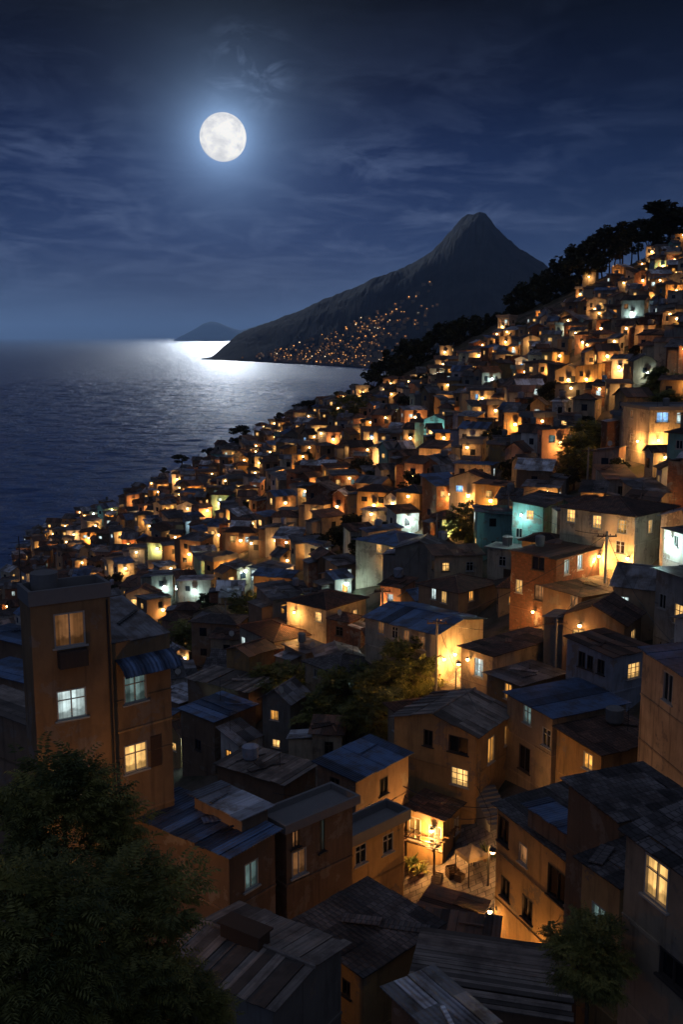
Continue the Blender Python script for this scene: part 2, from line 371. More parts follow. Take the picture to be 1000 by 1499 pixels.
    def walls(s, mat, ridge=None, rise=0.0):
        m = MB(); x0, x1, y0, y1 = s.rect
        for key, fc in s.fac.items():
            us = sorted({0.0, fc.w, *[c for h in fc.holes if h[4] for c in h[:2]]}); zs = sorted({s.zb, s.he-.03, *[c for h in fc.holes if h[4] for c in h[2:4]]})
            for a, b in zip(us, us[1:]):
                for c, e in zip(zs, zs[1:]):
                    mu, mz = (a+b)/2, (c+e)/2
                    if any(h[4] and h[0] < mu < h[1] and h[2] < mz < h[3] for h in fc.holes): continue
                    m.face([fc.p(a, c), fc.p(b, c), fc.p(b, e), fc.p(a, e)], .5, [(a, c), (b, c), (b, e), (a, e)])
            for h in fc.holes:
                if not h[4]: continue
                a, b, c, e = h[:4]
                for q in (((a, c), (a, e)), ((a, e), (b, e)), ((b, e), (b, c)), ((b, c), (a, c))):
                    (p, r), (p2, r2) = q; m.face([fc.p(p, r, 0), fc.p(p, r, -.16), fc.p(p2, r2, -.16), fc.p(p2, r2, 0)], .4)
            zt = [s.zr(*fc.p(u, 0).xy)-.03 for u in (0, fc.w)]
            if max(zt) > s.he-.02 and (s.zB or s.zC): m.face([fc.p(0, s.he-.03), fc.p(fc.w, s.he-.03), fc.p(fc.w, zt[1]), fc.p(0, zt[0])])
            if ridge == 'x' and key in 'EW' or ridge == 'y' and key in 'SN':
                hh = rise*(1-2*s.oh/(s.d if ridge == 'x' else s.w)) if False else rise
                k = s.oh*rise/((s.d if ridge == 'x' else s.w)/2)
                m.face([fc.p(0, s.he-.03), fc.p(fc.w, s.he-.03), fc.p(fc.w, s.he+k-.04), fc.p(fc.w/2, s.he+rise-.05), fc.p(0, s.he+k-.04)])
        o = m.build('wall', mat, s.root); s.wall_obj = o
        if s.he > 4.2 and s.root.name.startswith('house') and getattr(s, 'bands', False):
            z = s.he-2.75; n = 0
            while z > s.zb+1 and n < 4:
                for key in 'SW':
                    fc = s.fac[key]; cuts = sorted((h[0]-.06, h[1]+.06) for h in fc.holes if h[2] < z+.1 and h[3] > z-.12); a = 0.0
                    for c0, c1 in cuts+[(fc.w, fc.w)]:
                        if c0-a > .4: b = MB(); b.fbox(fc, a, c0, z-.06, z+.05, .0, .05, .6); b.build('ledge', mat, s.root)
                        a = max(a, c1)
                z -= 2.75; n += 1
        return o
    def roof(s, kind, mat, axis='y', rise=0.0, sw=.9, rows=1, jit=.02, ridge=None, gapm=.015):
        m = MB(); w, d, he = s.w, s.d, s.he; V = Vector
        if kind == 'mono':
            a, bx, cy = V((0, 0, he)), V((w, 0, s.zB)), V((0, d, s.zC))
            if axis == 'y': strips(m, a, bx.normalized(), cy.normalized(), bx.length, cy.length, max(2, round(w/sw)), rows=rows, jit=jit, gap=gapm)
            else: strips(m, a, cy.normalized(), bx.normalized(), cy.length, bx.length, max(2, round(d/sw)), rows=rows, jit=jit, gap=gapm)
        elif kind == 'gable':
            if ridge == 'x':
                for o, vv in ((V((0, 0, he)), V((0, d/2, rise))), (V((0, d, he)), V((0, -d/2, rise)))):
                    strips(m, o, V((1, 0, 0)), vv.normalized(), w, vv.length+.03, max(2, round(w/sw)), rows=rows, jit=jit, gap=gapm)
                m.tube([(-.05, d/2, he+rise+.03), (w+.05, d/2, he+rise+.03)], [.09, .09], 6, .7)
            else:
                for o, vv in ((V((0, 0, he)), V((w/2, 0, rise))), (V((w, 0, he)), V((-w/2, 0, rise)))):
                    strips(m, o, V((0, 1, 0)), vv.normalized(), d, vv.length+.03, max(2, round(d/sw)), rows=rows, jit=jit, gap=gapm)
                m.tube([(w/2, -.05, he+rise+.03), (w/2, d+.05, he+rise+.03)], [.09, .09], 6, .7)
        elif kind == 'hip':
            if w >= d: r0, r1 = V((d/2, d/2, he+rise)), V((w-d/2, d/2, he+rise))
            else: r0, r1 = V((w/2, w/2, he+rise)), V((w/2, d-w/2, he+rise))
            A, B, C, D = V((0, 0, he)), V((w, 0, he)), V((w, d, he)), V((0, d, he))
            fs = [[A, B, r1, r0], [B, C, r1], [C, D, r0, r1], [D, A, r0]] if w >= d else [[A, B, r0], [B, C, r1, r0], [C, D, r1], [D, A, r0, r1]]
            for f in fs: m.face(f, RND.random()); m.face([p-V((0, 0, .07)) for p in f][::-1], .3)
            for p, q in ((A, B), (B, C), (C, D), (D, A)): m.face([p-V((0, 0, .07)), q-V((0, 0, .07)), q, p], .3)
            for p, q in ((A, r0), (D if w >= d else B, r0), (B if w >= d else D, r1), (C, r1), (r0, r1)): m.tube([p+V((0, 0, .02)), q+V((0, 0, .02))], [.08, .08], 5, .8)
        else:
            m.box(0, w, 0, d, he, he+.14, .4)
            if rise:
                for a in ((0, w, 0, .16), (0, w, d-.16, d), (0, .16, .16, d-.16), (w-.16, w, .16, d-.16)): m.box(*a[:2], *a[2:], he+.14, he+.14+rise, .6)
        if kind == 'mono' and s.root.name.startswith('house') and RND.random() < .8:      # loose boards and patches lying on the sheets
            for q in range(RND.randint(1, 4)):
                x, y, a, L, wd = RND.uniform(.2, .8)*w, RND.uniform(.2, .8)*d, RND.uniform(0, 3.1), RND.uniform(.5, min(w, d)*.3), RND.choice([.05, .07, .28])
                e1, e2 = V((math.cos(a), math.sin(a), 0))*L, V((-math.sin(a), math.cos(a), 0))*wd
                P = [V((x, y, 0))+e1*i+e2*j for i, j in ((-1, -1), (1, -1), (1, 1), (-1, 1))]
                P = [p for p in P]
                if all(0 < p.x < w and 0 < p.y < d for p in P):
                    lo = [V((p.x, p.y, s.zr(p.x, p.y)+.07)) for p in P]; m.hexa(lo, [p+V((0, 0, .06)) for p in lo], RND.choice([.05, .5, 1.0]))
        o = m.build('roof', mat, s.root); s.roof_obj = o; return o

RECTS = []      # occupied footprints (centre, ex, ey, half sizes)
def corners(c, ex, ey, a, b): return [c+ex*i*a+ey*j*b for i, j in ((-1, -1), (1, -1), (1, 1), (-1, 1))]
def overlaps(r1, r2, margin=.3):
    c1, x1, y1, a1, b1 = r1; c2, x2, y2, a2, b2 = r2; dlt = c2-c1
    if dlt.length > math.hypot(a1, b1)+math.hypot(a2, b2)+margin: return False
    for ax in (x1, y1, x2, y2):
        p1 = a1*abs(x1.dot(ax))+b1*abs(y1.dot(ax)); p2 = a2*abs(x2.dot(ax))+b2*abs(y2.dot(ax))
        if abs(dlt.dot(ax)) > p1+p2+margin: return False
    return True
HEROES = []
def hero(label, short, A, B, C, Z, wall, rk='mono', rm='grey metal', zB=0.0, zC=0.0, rise=0.0, ridge=None, axis='y', sw=.9, rows=1, jit=.025, wins=(), lamps=(), oh=.28, h_=None, w_=None, d_=None, doors=(), over=None):
    if over: Z = (over[0].root.location.z+over[0].he+over[1]-HC)/ray(*A).z
    if h_ is not None:      # depth at which this corner stands h_ above the ground
        Z = 12.0
        while True:
            q = at(*A, Z)
            if q.z-tz(q.x, q.y) <= h_ or Z > 500: break
            Z += .15
    pA = at(*A, Z)
    if B: pB = on_z(*B, pA.z+zB); vB = Vector((pB.x-pA.x, pB.y-pA.y))
    if C: pC = on_z(*C, pA.z+zC); vC = Vector((pC.x-pA.x, pC.y-pA.y))
    if not B: vB = Vector((vC.y, -vC.x)).normalized()*w_
    if not C: vC = Vector((-vB.y, vB.x)).normalized()*d_
    a1 = math.atan2(vB.y, vB.x); a2 = math.atan2(vC.y, vC.x)-math.pi/2
    dd = (a2-a1+math.pi) % (2*math.pi)-math.pi
    yaw = a1+dd*vC.length/(vB.length+vC.length)
    ex = Vector((math.cos(yaw), math.sin(yaw))); ey = Vector((-ex.y, ex.x))
    w, d = max(1.6, vB.dot(ex)), max(1.6, vC.dot(ey))
    if w_: w = w_
    if d_: d = d_
    c = Vector((pA.x, pA.y))+ex*w/2+ey*d/2
    zs = [tz(*q) for q in corners(c, ex, ey, w/2, d/2)]
    zg = tz(pA.x, pA.y); zlow = min(zs)-.4 if not over else pA.z-over[1]-.5
    h = House((pA.x, pA.y, zg), yaw, w, d, pA.z-zg, zlow-zg, oh, zB, zC)
    print('HERO %-34s Z %5.1f ang_err %5.1f yaw %5.1f w %.1f d %.1f eave %.1f' % (short, Z, math.degrees(dd), math.degrees(yaw), w, d, pA.z-zg))
    h.bands = Z > 25 and short not in ('tall ochre tower',)
    for wn in wins:
        side, px, py, ww, hh, st = wn[:6]; kw = wn[6] if len(wn) > 6 else {}
        u, z = h.pix(side, px, py); h.window(side, u, z, ww, hh, st, **kw)
    for ln in lamps:
        side, px, py, pw, cool = ln; u, z = h.pix(side, px, py); h.lamp(side, min(max(u, .2), h.fac[side].w-.2), min(z, h.he-.35), pw*1.7, cool)
    for dn in doors:
        side, px, py = dn; u, z = h.pix(side, px, py); h.door(side, u, z-1.0)
    h.kind, h.rise, h.wallm, h.Z = rk, rise, wall, Z
    h.walls(wall, ridge if rk == 'gable' else None, rise); h.roof(rk, rm, axis, rise, sw, rows, jit, ridge)
    tag(h.root, label, 'house', 'houses stacked on the hillside')
    h.rect2 = (c, ex, ey, w/2, d/2); RECTS.append(h.rect2); h.short = short; h.Z = Z; HEROES.append(h)
    return h
G = {'style': 'grid'}; SPL = {'style': 'split'}; DK = {'frame': 'frame dark'}; SD = {'style': 'split', 'frame': 'frame dark'}
#HEROES_BEGIN
tower = hero('tall ochre tower with stained concrete parapet and two lit windows', 'tall ochre tower', (42, 889), (163, 873), None, 43, 'stained ochre', 'flat', 'slab', rise=.5, oh=.06, d_=1.9,
     wins=[('S', 102, 921, 1.35, 1.5, 'dim', SPL), ('S', 105, 1030, 1.3, 1.35, 'cool'), ('S', 110, 1145, 1.2, 1.3, 'dark')])
annex = hero('ochre annex with a blue awning against the tall tower', 'ochre annex with blue awning', (160, 944), (250, 925), None, 45.5, 'stained ochre', 'mono', 'grey metal', zC=.9, oh=.05, d_=4.5,
     wins=[('S', 198, 1007, 1.15, 1.35, 'teal'), ('S', 199, 1108, 1.2, 1.35, 'warm', {'style': 'cross'})])
hero('dim shack with blue metal roof right of the ochre annex', 'blue roofed shack', (313, 1057), (378, 1029), (261, 1035), None, 'brown', h_=5.5, rm='blue metal', zB=.25, sw=1.0, wins=[('W', 290, 1090, .9, 1.1, 'dark', SD), ('S', 330, 1075, .8, 1.0, 'dark', SD)])
hero('low shack under ragged grey boards behind the blue roofed shack', 'ragged board shack', (365, 1015), (393, 991), (279, 988), None, 'brown', h_=4.2, rm='plank', axis='x', sw=.5, jit=.05, zC=.2)
hero('pale sheet roof shed squeezed between annex and ragged board shack', 'pale shed by annex', (262, 1030), (298, 1008), (238, 1008), None, 'brown', h_=4, rm='pale metal', sw=.9)
hero('house with ribbed brown board roof above the blue double roofs', 'ribbed board roof house', (417, 1150), (476, 1119), (305, 1120), None, 'brown', h_=8, rm='plank', axis='x', sw=.45, jit=.04, zB=.1, wins=[('S', 436, 1176, .7, .9, 'pink' if False else 'dim', SD)])
hero('tall brown house with dark slate blue roof over the alley', 'slate blue roof house', (522, 1145), (592, 1096), (468, 1108), None, 'brown', h_=10, rm='blue metal', zC=.35, sw=1.1,
     wins=[('S', 562, 1150, .9, 1.2, 'dark', SD), ('S', 540, 1190, .8, 1.2, 'dim', SD), ('W', 490, 1150, .8, 1.1, 'dark', SD), ('S', 575, 1200, .8, 1.1, 'dark', SD)])
hero('narrow brown house with a tall teal slit window by the alley', 'teal slit house', (418, 1222), (520, 1172), (385, 1195), 47, 'brown', 'flat', 'slab', rise=.3,
     wins=[('S', 433, 1205, .5, .9, 'dim', SD), ('S', 472, 1218, .35, 1.7, 'teal', SD), ('S', 438, 1262, .9, 1.3, 'dim', SPL)])
hero('orange lit terrace house with framed windows along the alley', 'alley terrace house', (470, 1262), (596, 1196), (440, 1240), None, 'ochre', 'flat', 'slab', h_=11, rise=.5,
     wins=[('S', 528, 1250, .9, 1.2, 'dark'), ('S', 568, 1234, .9, 1.2, 'dark'), ('S', 500, 1290, .9, 1.2, 'dim')], doors=[('S', 566, 1268)])
striped = hero('house with wide blue grey striped roof beside the leafy tree', 'wide striped roof house', (335, 1256), (419, 1213), (176, 1191), 44, 'brown', rm='blue metal', axis='x', sw=.55, jit=.035, wins=[('S', 368, 1280, .9, 1.3, 'teal', SPL)])
hero('raised room with shiny pale sheet roof over striped roof', 'shiny pale roof room', (353, 1201), (408, 1180), (268, 1163), 46.2, 'brown', rm='pale metal', axis='x', sw=.8, jit=.03, over=(striped, .75))
plank = hero('house with weathered plank roof at the foot of the leafy tree', 'weathered plank roof house', (402, 1482), (510, 1378), (232, 1402), 34, 'concrete', 'gable', 'plank', rise=.35, ridge='y', axis='x', sw=.42, jit=.03)
hero('slate roofed house with ochre side wall near the photo bottom', 'slate roof ochre house', (532, 1432), (624, 1332), (452, 1335), 40, 'ochre', rm='dark tile', sw=.8, rows=3, jit=.025, zB=.5, wins=[('W', 507, 1445, .5, .7, 'dark', SD), ('S', 600, 1440, .7, .9, 'dark', SD)])
hero('dark house with slatted brown roof beside the small alley tree', 'slatted brown roof house', (838, 1494), (806, 1382), (598, 1432), 36, 'brown', rm='plank', axis='y', sw=.2, jit=.035, zB=.5)
hero('low rusty lean-to roof behind the slatted brown roof', 'rusty lean-to', (732, 1376), (716, 1338), (616, 1350), 43, 'brown', rm='rusty metal', axis='x', sw=.4, jit=.03)
hero('low rust roofed shed closing the near end of the bright alley', 'alley end shed', (700, 1352), (722, 1318), (608, 1326), None, 'ochre', rm='rusty metal', h_=3.6, sw=.5, rows=2, jit=.04, zC=.25)
hero('patchy pale and rust roofed house at the bottom edge', 'patchy roof house', (652, 1532), (742, 1499), (548, 1446), 30, 'brown', rm='pale metal', sw=.6, rows=2, jit=.03)
row = hero('long ochre row house facing the bright alley with barred openings', 'long ochre row house', (845, 1276), None, (718, 1174), None, 'ochre', h_=8.4, rm='dark tile', sw=.8, rows=3, zB=.5, w_=5.2,
     wins=[('W', 766, 1250, .8, 1.1, 'dim', {'style': 'none'}), ('W', 816, 1296, 1.7, 1.7, 'dark', SD), ('W', 733, 1212, 1.1, 1.5, 'dark', SD), ('W', 772, 1330, 1.0, 1.3, 'dark', SD), ('W', 815, 1385, 1.2, 1.2, 'dark', SD), ('W', 740, 1300, .9, 1.2, 'dark', SD)], lamps=[('W', 806, 1425, 300, False), ('W', 724, 1326, 60, False)])
hero('ochre end house with a curtained window behind the small tree', 'curtained window house', (907, 1302), (985, 1262), (846, 1250), 37, 'ochre', rm='dark tile', sw=.8, rows=3, zB=.3, wins=[('W', 876, 1346, .8, 1.2, 'teal', SPL)])
hero('bright blue sheet roof room on top of the row house', 'bright blue roof room', (839, 1227), (874, 1211), (771, 1173), 42.5, 'brown', rm='blue metal', axis='x', sw=.6, over=(row, 1.25))
hero('brown tile roofed house with broad roof behind the lit corner house', 'broad tile roof house', (905, 1206), (1015, 1166), (842, 1133), 40, 'brown', rm='dark tile', sw=.6, rows=5, jit=.02, zC=.3)
hero('corner house with tiled roof and large lit window at right', 'lit corner house', (1075, 1338), None, (904, 1213), 27, 'tan', rm='dark tile', sw=.5, rows=6, zB=1.3, oh=.2, w_=6,
     wins=[('W', 961, 1289, 1.1, 1.35, 'warm'), ('W', 985, 1420, 1.2, .9, 'dark', SD)])
hero('gabled brown house with an amber grid window at alley end', 'gabled alley end house', (700, 1081), (755, 1040), (572, 1047), None, 'ochre', 'gable', 'plank', h_=6.4, rise=1.0, ridge='x', sw=.5, rows=2, jit=.035,
     wins=[('W', 627, 1080, .75, 1.2, 'dark', SD), ('W', 671, 1090, 1.5, 1.2, 'dark', SD), ('W', 673, 1137, 1.35, 1.3, 'warm', G), ('S', 719, 1097, 1.0, 1.9, 'amber', SPL), ('S', 742, 1075, .7, 1.5, 'amber', SPL)])
porch = hero('low porch house glowing in the bright alley', 'porch house', (652, 1203), (684, 1174), (588, 1180), None, 'ochre', 'mono', 'brown tile', h_=3.2, zC=.3, sw=.6, rows=3,
     wins=[('W', 606, 1212, .9, 1.6, 'amber', SPL), ('W', 640, 1226, .9, 1.6, 'warm', SPL), ('S', 668, 1208, .7, 1.1, 'dark', SPL)], lamps=[('W', 636, 1210, 520, False)])
hero('tan house with navy blue roof and pale teal window', 'navy roof teal window house', (808, 1052), (913, 1022), (750, 1009), None, 'tan', h_=6, rm='blue metal', axis='x', sw=1.2, zB=.1,
     wins=[('W', 772, 1046, .95, 1.3, 'teal'), ('W', 801, 1080, .95, 1.3, 'dark'), ('W', 768, 1110, 1.3, 1.8, 'dark', SD)])
hero('low house with dark brown tiles in front of navy roof', 'dark brown tiled house', (880, 1107), (982, 1078), (815, 1060), None, 'ochre', h_=4.6, rm='brown tile', sw=.8, rows=3, zC=.3, wins=[('W', 861, 1114, .9, 1.1, 'amber', SPL)])
hero('pale blue grey house with rusty roof and amber window', 'blue grey house', (899, 963), (960, 948), (825, 930), None, 'blue grey', h_=5.2, rm='rusty metal', sw=.8, rows=2, zC=.3,
     wins=[('W', 852, 965, .7, 1.2, 'dark', SD), ('W', 864, 970, .6, 1.1, 'dark', SD), ('W', 880, 976, .7, 1.1, 'dark', SD), ('S', 928, 981, 1.3, 1.2, 'warm', G)])
hero('tan house with navy roof and dark paired window at right edge', 'dark paired window house', (1042, 1019), None, (932, 947), 52, 'tan', rm='blue metal', axis='x', sw=1.2, zB=.3, w_=6, wins=[('W', 978, 1006, 1.1, 1.7, 'dark', SPL)])
hero('tan house with one bright cool window beside the orange alley', 'cool window house', (722, 962), (815, 928), (680, 942), None, 'tan', h_=5.6, rm='brown tile', sw=.9, rows=3, wins=[('W', 701, 977, 1.0, 1.6, 'cool', G)], lamps=[('W', 690, 962, 60, False)])
hero('low lean house with dark sheet roof below the cool window', 'dark sheet roof house', (762, 1005), (823, 980), (718, 981), None, 'ochre', h_=4.2, rm='grey metal', sw=.9, wins=[('W', 744, 1012, .8, 1.3, 'amber', SPL)])
hero('long cream house with row of windows beside the orange alley', 'long cream house', (640, 930), (700, 902), (540, 899), None, 'cream', 'gable', 'blue metal', h_=5.2, rise=.7, ridge='y', sw=1.2,
     wins=[('W', 558, 918, .8, 1.2, 'dim', SPL), ('W', 578, 926, .8, 1.2, 'dark'), ('W', 595, 931, .8, 1.2, 'dim', SPL), ('W', 618, 941, .8, 1.3, 'dim', SPL)], lamps=[('S', 661, 955, 420, False), ('S', 645, 962, 200, False)])
hero('cream house with glowing wall lamp and row of lit panes', 'lamp lit cream house', (478, 893), (531, 872), (424, 876), None, 'cream', 'hip', 'brown tile', h_=5.2, rise=.9,
     wins=[('W', 466, 903, 1.0, 1.2, 'warm', G), ('S', 492, 906, .8, 1.1, 'warm', SPL), ('S', 507, 903, .8, 1.1, 'warm', SPL), ('S', 520, 899, .8, 1.1, 'warm', SPL)], lamps=[('W', 434, 894, 220, False)])
hero('cream house with two small cool white windows left of plaza', 'two cool windows house', (400, 940), (471, 930), (336, 917), None, 'cream', 'hip', 'brown tile', h_=4.6, rise=.9, wins=[('W', 356, 939, .9, 1.2, 'cool', SPL), ('W', 387, 948, .9, 1.4, 'cool', SPL)], lamps=[('S', 432, 958, 140, False)])
hero('house with dark roof and a warm slit window above trees', 'warm slit window house', (495, 988), (562, 968), (444, 966), None, 'tan', 'hip', 'dark tile', h_=4.6, rise=.8, wins=[('W', 488, 1000, .6, 1.4, 'warm', SPL), ('S', 515, 998, .9, 1.1, 'teal', SPL), ('W', 462, 985, .6, .9, 'dark', SPL)])
hero('brick house with two cool side windows in the upper right', 'brick house', (816, 819), (879, 797), (752, 803), None, 'brick', h_=6.6, rm='rusty metal', axis='x', sw=.9, zB=.1,
     wins=[('S', 830, 830, .85, 1.5, 'cool', SPL), ('S', 849, 823, .85, 1.5, 'cool', SPL), ('W', 788, 824, 1.5, 1.3, 'dark', SD), ('W', 792, 868, 1.5, 1.5, 'dim', SD), ('W', 760, 858, .8, 1.3, 'warm', SPL)], lamps=[('W', 784, 893, 80, False)])
hero('low brown house in front of the brick house', 'low brown front house', (852, 875), (913, 852), (815, 852), None, 'brown', h_=4.2, rm='brown tile', sw=.9, rows=2, wins=[('W', 841, 877, .9, 1.3, 'dim', SPL), ('S', 872, 884, .9, 1.0, 'teal', SPL), ('W', 838, 914, 1.2, 1.2, 'warm', G)], lamps=[('W', 826, 898, 70, False)])
hero('large cream house with four warm windows in upper right', 'large cream house', (932, 757), (979, 739), (826, 739), None, 'cream', 'hip', 'brown tile', h_=6.6, rise=1.0,
     wins=[('W', 836, 755, 1.0, 1.3, 'warm', G), ('W', 874, 764, 1.0, 1.3, 'warm', G), ('W', 911, 771, 1.0, 1.3, 'warm', G), ('W', 908, 801, 1.0, 1.2, 'dim'), ('S', 952, 771, .9, 1.4, 'warm', G)], lamps=[('W', 880, 812, 480, False), ('W', 922, 815, 320, False)])
hero('turquoise house lit by cool lamp left of large cream house', 'turquoise house', (798, 743), (838, 726), (747, 733), None, 'turquoise', h_=6, rm='dark tile', sw=.9, zC=.4, wins=[('W', 776, 754, .9, 1.1, 'warm', G), ('W', 760, 780, .8, 1.1, 'dark', SPL)], lamps=[('W', 765, 752, 130, True)])
hero('white house flooded with cool light at the right edge', 'cool flooded house', (1032, 791), None, (966, 772), None, 'white', h_=5.5, rm='dark tile', sw=.9, w_=6, wins=[('W', 990, 792, .7, 1.0, 'dark', SPL)], lamps=[('W', 985, 786, 230, True)])
hero('dark house with a warm window on the right edge', 'right edge dark house', (1012, 851), None, (954, 831), None, 'grey', h_=6.5, rm='grey metal', sw=.9, w_=6, wins=[('W', 994, 899, 1.1, 1.6, 'warm'), ('W', 970, 880, .9, 1.2, 'dark', SPL)])
hero('tall cream house with blue lit window at upper right edge', 'blue window house', (950, 601), None, (908, 594), None, 'cream', 'flat', 'slab', h_=7, rise=.3, w_=11,
     wins=[('W', 925, 607, 1.1, 1.1, 'dim', SPL), ('S', 970, 611, 1.6, 1.3, 'blue', SPL), ('W', 925, 641, 1.1, 1.1, 'dim'), ('S', 997, 612, 1.2, 1.4, 'cool', SPL)], lamps=[('S', 962, 643, 520, False), ('W', 938, 645, 330, False)])
hero('tan house with brown roof and small amber windows mid slope', 'small amber windows house', (672, 869), (717, 848), (624, 850), None, 'tan', 'hip', 'brown tile', h_=4.2, rise=.8, wins=[('W', 650, 874, .8, 1.3, 'warm', SPL), ('W', 635, 866, .7, 1.2, 'cool', SPL), ('S', 690, 872, .8, 1.1, 'amber', SPL)])
hero('pale house with two warm windows and a cool grey side', 'two warm windows house', (586, 801), (630, 784), (530, 786), None, 'cream', 'hip', 'blue metal', h_=4.6, rise=.7, wins=[('W', 555, 803, 1.0, 1.2, 'warm', G), ('W', 574, 808, 1.0, 1.2, 'warm', G), ('S', 605, 806, .8, 1.2, 'dark', SPL)], lamps=[('W', 566, 818, 40, False)])
hero('white house with a glaring cool white lamp mid left', 'glaring white lamp house', (402, 838), (432, 827), (364, 829), None, 'white', h_=4.2, rm='grey metal', sw=.9, zC=.3, wins=[('W', 360, 836, .8, 1.6, 'cool', SPL)], lamps=[('W', 396, 846, 200, True), ('S', 412, 850, 120, True)])
hero('dark roofed shack beside the tower on the left edge', 'upper shack left of tower', (42, 947), (74, 930), (-24, 922), 75, 'brown', rm='blue metal', sw=.9, w_=3.5)
hero('shack with faded blue sheets left of the tower middle', 'middle shack left of tower', (46, 1002), (80, 980), (-28, 974), 66, 'brown', rm='blue metal', sw=.9, w_=3.5)
hero('shack with ribbed dark roof left of the tower foot', 'lower shack left of tower', (40, 1062), (76, 1035), (-36, 1014), 56, 'brown', rm='plank', sw=.5, w_=3.2)
#HEROES_END

# ---- extra parts on the hand placed houses
def tower_parts():
    fc = tower.fac['S']; u, z = tower.pix('S', 105, 962); m = MB(); m.fbox(fc, u-.62, u+.62, z-.35, z+.35, .003, .42, .3)
    for k in range(7): m.fbox(fc, u-.6+k*.19, u-.56+k*.19, z-.33, z+.33, .42, .44, .7)
    m.build('balcony_box', 'frame dark', tower.root)
    m = MB(); u = fc.w-.15; m.tube([fc.p(u, tower.zb, .06), fc.p(u, tower.he-.1, .06)], [.05, .05], 8); m.build('drainpipe', 'iron', tower.root)
    m = MB(); m.box(.5, 1.6, .7, 1.9, tower.he+.14, tower.he+.2); m.tube([(1.0, 1.2, tower.he+.2), (1.0, 1.2, tower.he+1.15)], [.55, .6], 16); m.build('water_tank', 'slab', tower.root)
    m = MB(); m.tube([(.3, 2.4, tower.he), (.3, 2.4, tower.he+2.6)], [.03, .02], 6)
    for k in range(4): m.tube([(-.2+.02*k, 2.4, tower.he+1.6+.25*k), (.8-.02*k, 2.4, tower.he+1.6+.25*k)], [.012, .012], 4)
    m.build('antenna', 'iron', tower.root)
    fa = annex.fac['S']; L = fa.w; m = MB(); n = 8
    u0, zt = annex.pix('S', 168, 964); _, zt2 = annex.pix('S', 240, 950)
    prof = [(0.0, 0.0), (.35, -.1), (.7, -.3), (.95, -.62)]
    for i in range(12):
        a, b = u0+(L-u0+.1)*i/12, u0+(L-u0+.1)*(i+1)/12-.012; tn = RND.random()
        for (n0, d0), (n1, d1) in zip(prof, prof[1:]):
            q = [fa.p(a, zt2+d1, n1), fa.p(b, zt2+d1, n1), fa.p(b, zt2+d0, n0), fa.p(a, zt2+d0, n0)]
            m.face(q, tn, [(a, n1), (b, n1), (b, n0), (a, n0)]); m.face([p-Vector((0, 0, .03)) for p in q][::-1], tn)
    m.build('awning', 'blue metal', annex.root)
    m = MB(); u, z = annex.pix('S', 199, 1065); m.fbox(fa, .2, L, z-.04, z+.05, .0, .06); m.build('ledge', 'ochre', annex.root)
    u, z = annex.pix('S', 222, 1100); m = MB(); m.fbox(fa, u-.05, u+.5, z-.75, z+.75, .005, .05)
    for k in range(9): m.fbox(fa, u, u+.45, z-.68+k*.16, z-.58+k*.16, .05, .065, .3)
    m.build('shutter', 'wood dark', annex.root)
    ph = plank; m = MB(); zz = ph.he+.3
    m.box(ph.w*.5-.35, ph.w*.5+.35, ph.d*.42, ph.d*.75, zz, zz+.55, .4); m.box(ph.w*.5-.42, ph.w*.5+.42, ph.d*.40, ph.d*.77, zz+.55, zz+.62, .6); m.build('chimney', 'wood dark', ph.roof_obj)
tower_parts()
# ------------------------------------------------------------------ the rest of the houses, placed from the lamps seen in the photo
LAMPS = """380 677 w 1.3;410 693 w 1.2;465 700 w 1.2;470 627 w 1;440 614 w .9;335 666 w .9;287 717 w .9;260 701 w 1;239 712 w .8;321 736 w 1;195 731 c .5;487 642 w .9
955 368 w 1;972 389 w 1.2;902 406 w 1;862 405 w .6;850 430 w .8;872 452 w .7;960 432 w 1.1;990 425 w 1.3;925 457 c 1.1;795 462 w 1;735 478 w .8;827 480 c .5;942 487 w .7;900 520 w 1.1;905 536 w 1.1;762 535 w 1.5;877 527 w .8;830 555 w 1.2;856 554 w 1.1;722 554 c .9;707 582 w .6
652 515 w .8;647 533 w .5;640 546 c .5;532 574 w 1.2;570 561 w .8;556 596 w .8;610 610 w 1.2;635 626 c .6;627 677 w 1.6;750 620 w .9;822 647 w 1.1;910 570 w .9;945 545 c .5;727 600 w .5;560 665 w .9;545 640 w .9
182 781 w 1.7;188 796 w 1.2;130 787 w 1.1;108 782 w 1;78 781 w .8;60 798 w .5;160 759 w .9;140 769 w .7;194 732 w .7;236 712 w .8;322 736 w 1.3;342 754 w 1;318 782 w 1;230 802 w 1.2;256 804 w .7;276 810 w 1.2;306 821 w .8;332 825 w .8;172 830 w .9;186 831 w .8;284 863 c .5;236 892 w .7;206 887 w .6;236 858 c .5
608 610 w 1.2;536 723 w 1.5;544 738 w 1.2;556 666 w .9;638 774 w 1.9;600 757 c .7;662 722 w 1.1;684 724 w .8;714 731 w .7;440 823 w .8;506 846 c .5;544 884 w .7;308 822 w .9;438 768 w .5;360 833 c .5;754 620 w .7;924 641 w .5
396 866 w .6;690 700 w .5;500 690 w .5;585 700 w .6;650 640 w .6;690 640 w .5;780 500 w .7;820 520 w .7;700 520 w .7;880 480 w .6;940 410 w .6;985 380 w .9;850 500 w .5;600 640 w .6;420 735 w .6;470 745 w .5;370 720 w .7;250 745 w .7;215 760 w .6;290 760 w .6;350 790 w .5;400 790 w .6;690 520 w .6;740 500 w .5;805 540 w .6"""
ROOFS = [('grey metal', 4), ('rusty metal', 3), ('brown tile', 3), ('dark tile', 3), ('blue metal', 2), ('pale metal', 1.6)]
RNAME = {'grey metal': 'grey sheet', 'rusty metal': 'rusty sheet', 'brown tile': 'brown tile', 'dark tile': 'dark tile', 'blue metal': 'bluish sheet', 'pale metal': 'pale sheet', 'slab': 'flat slab'}
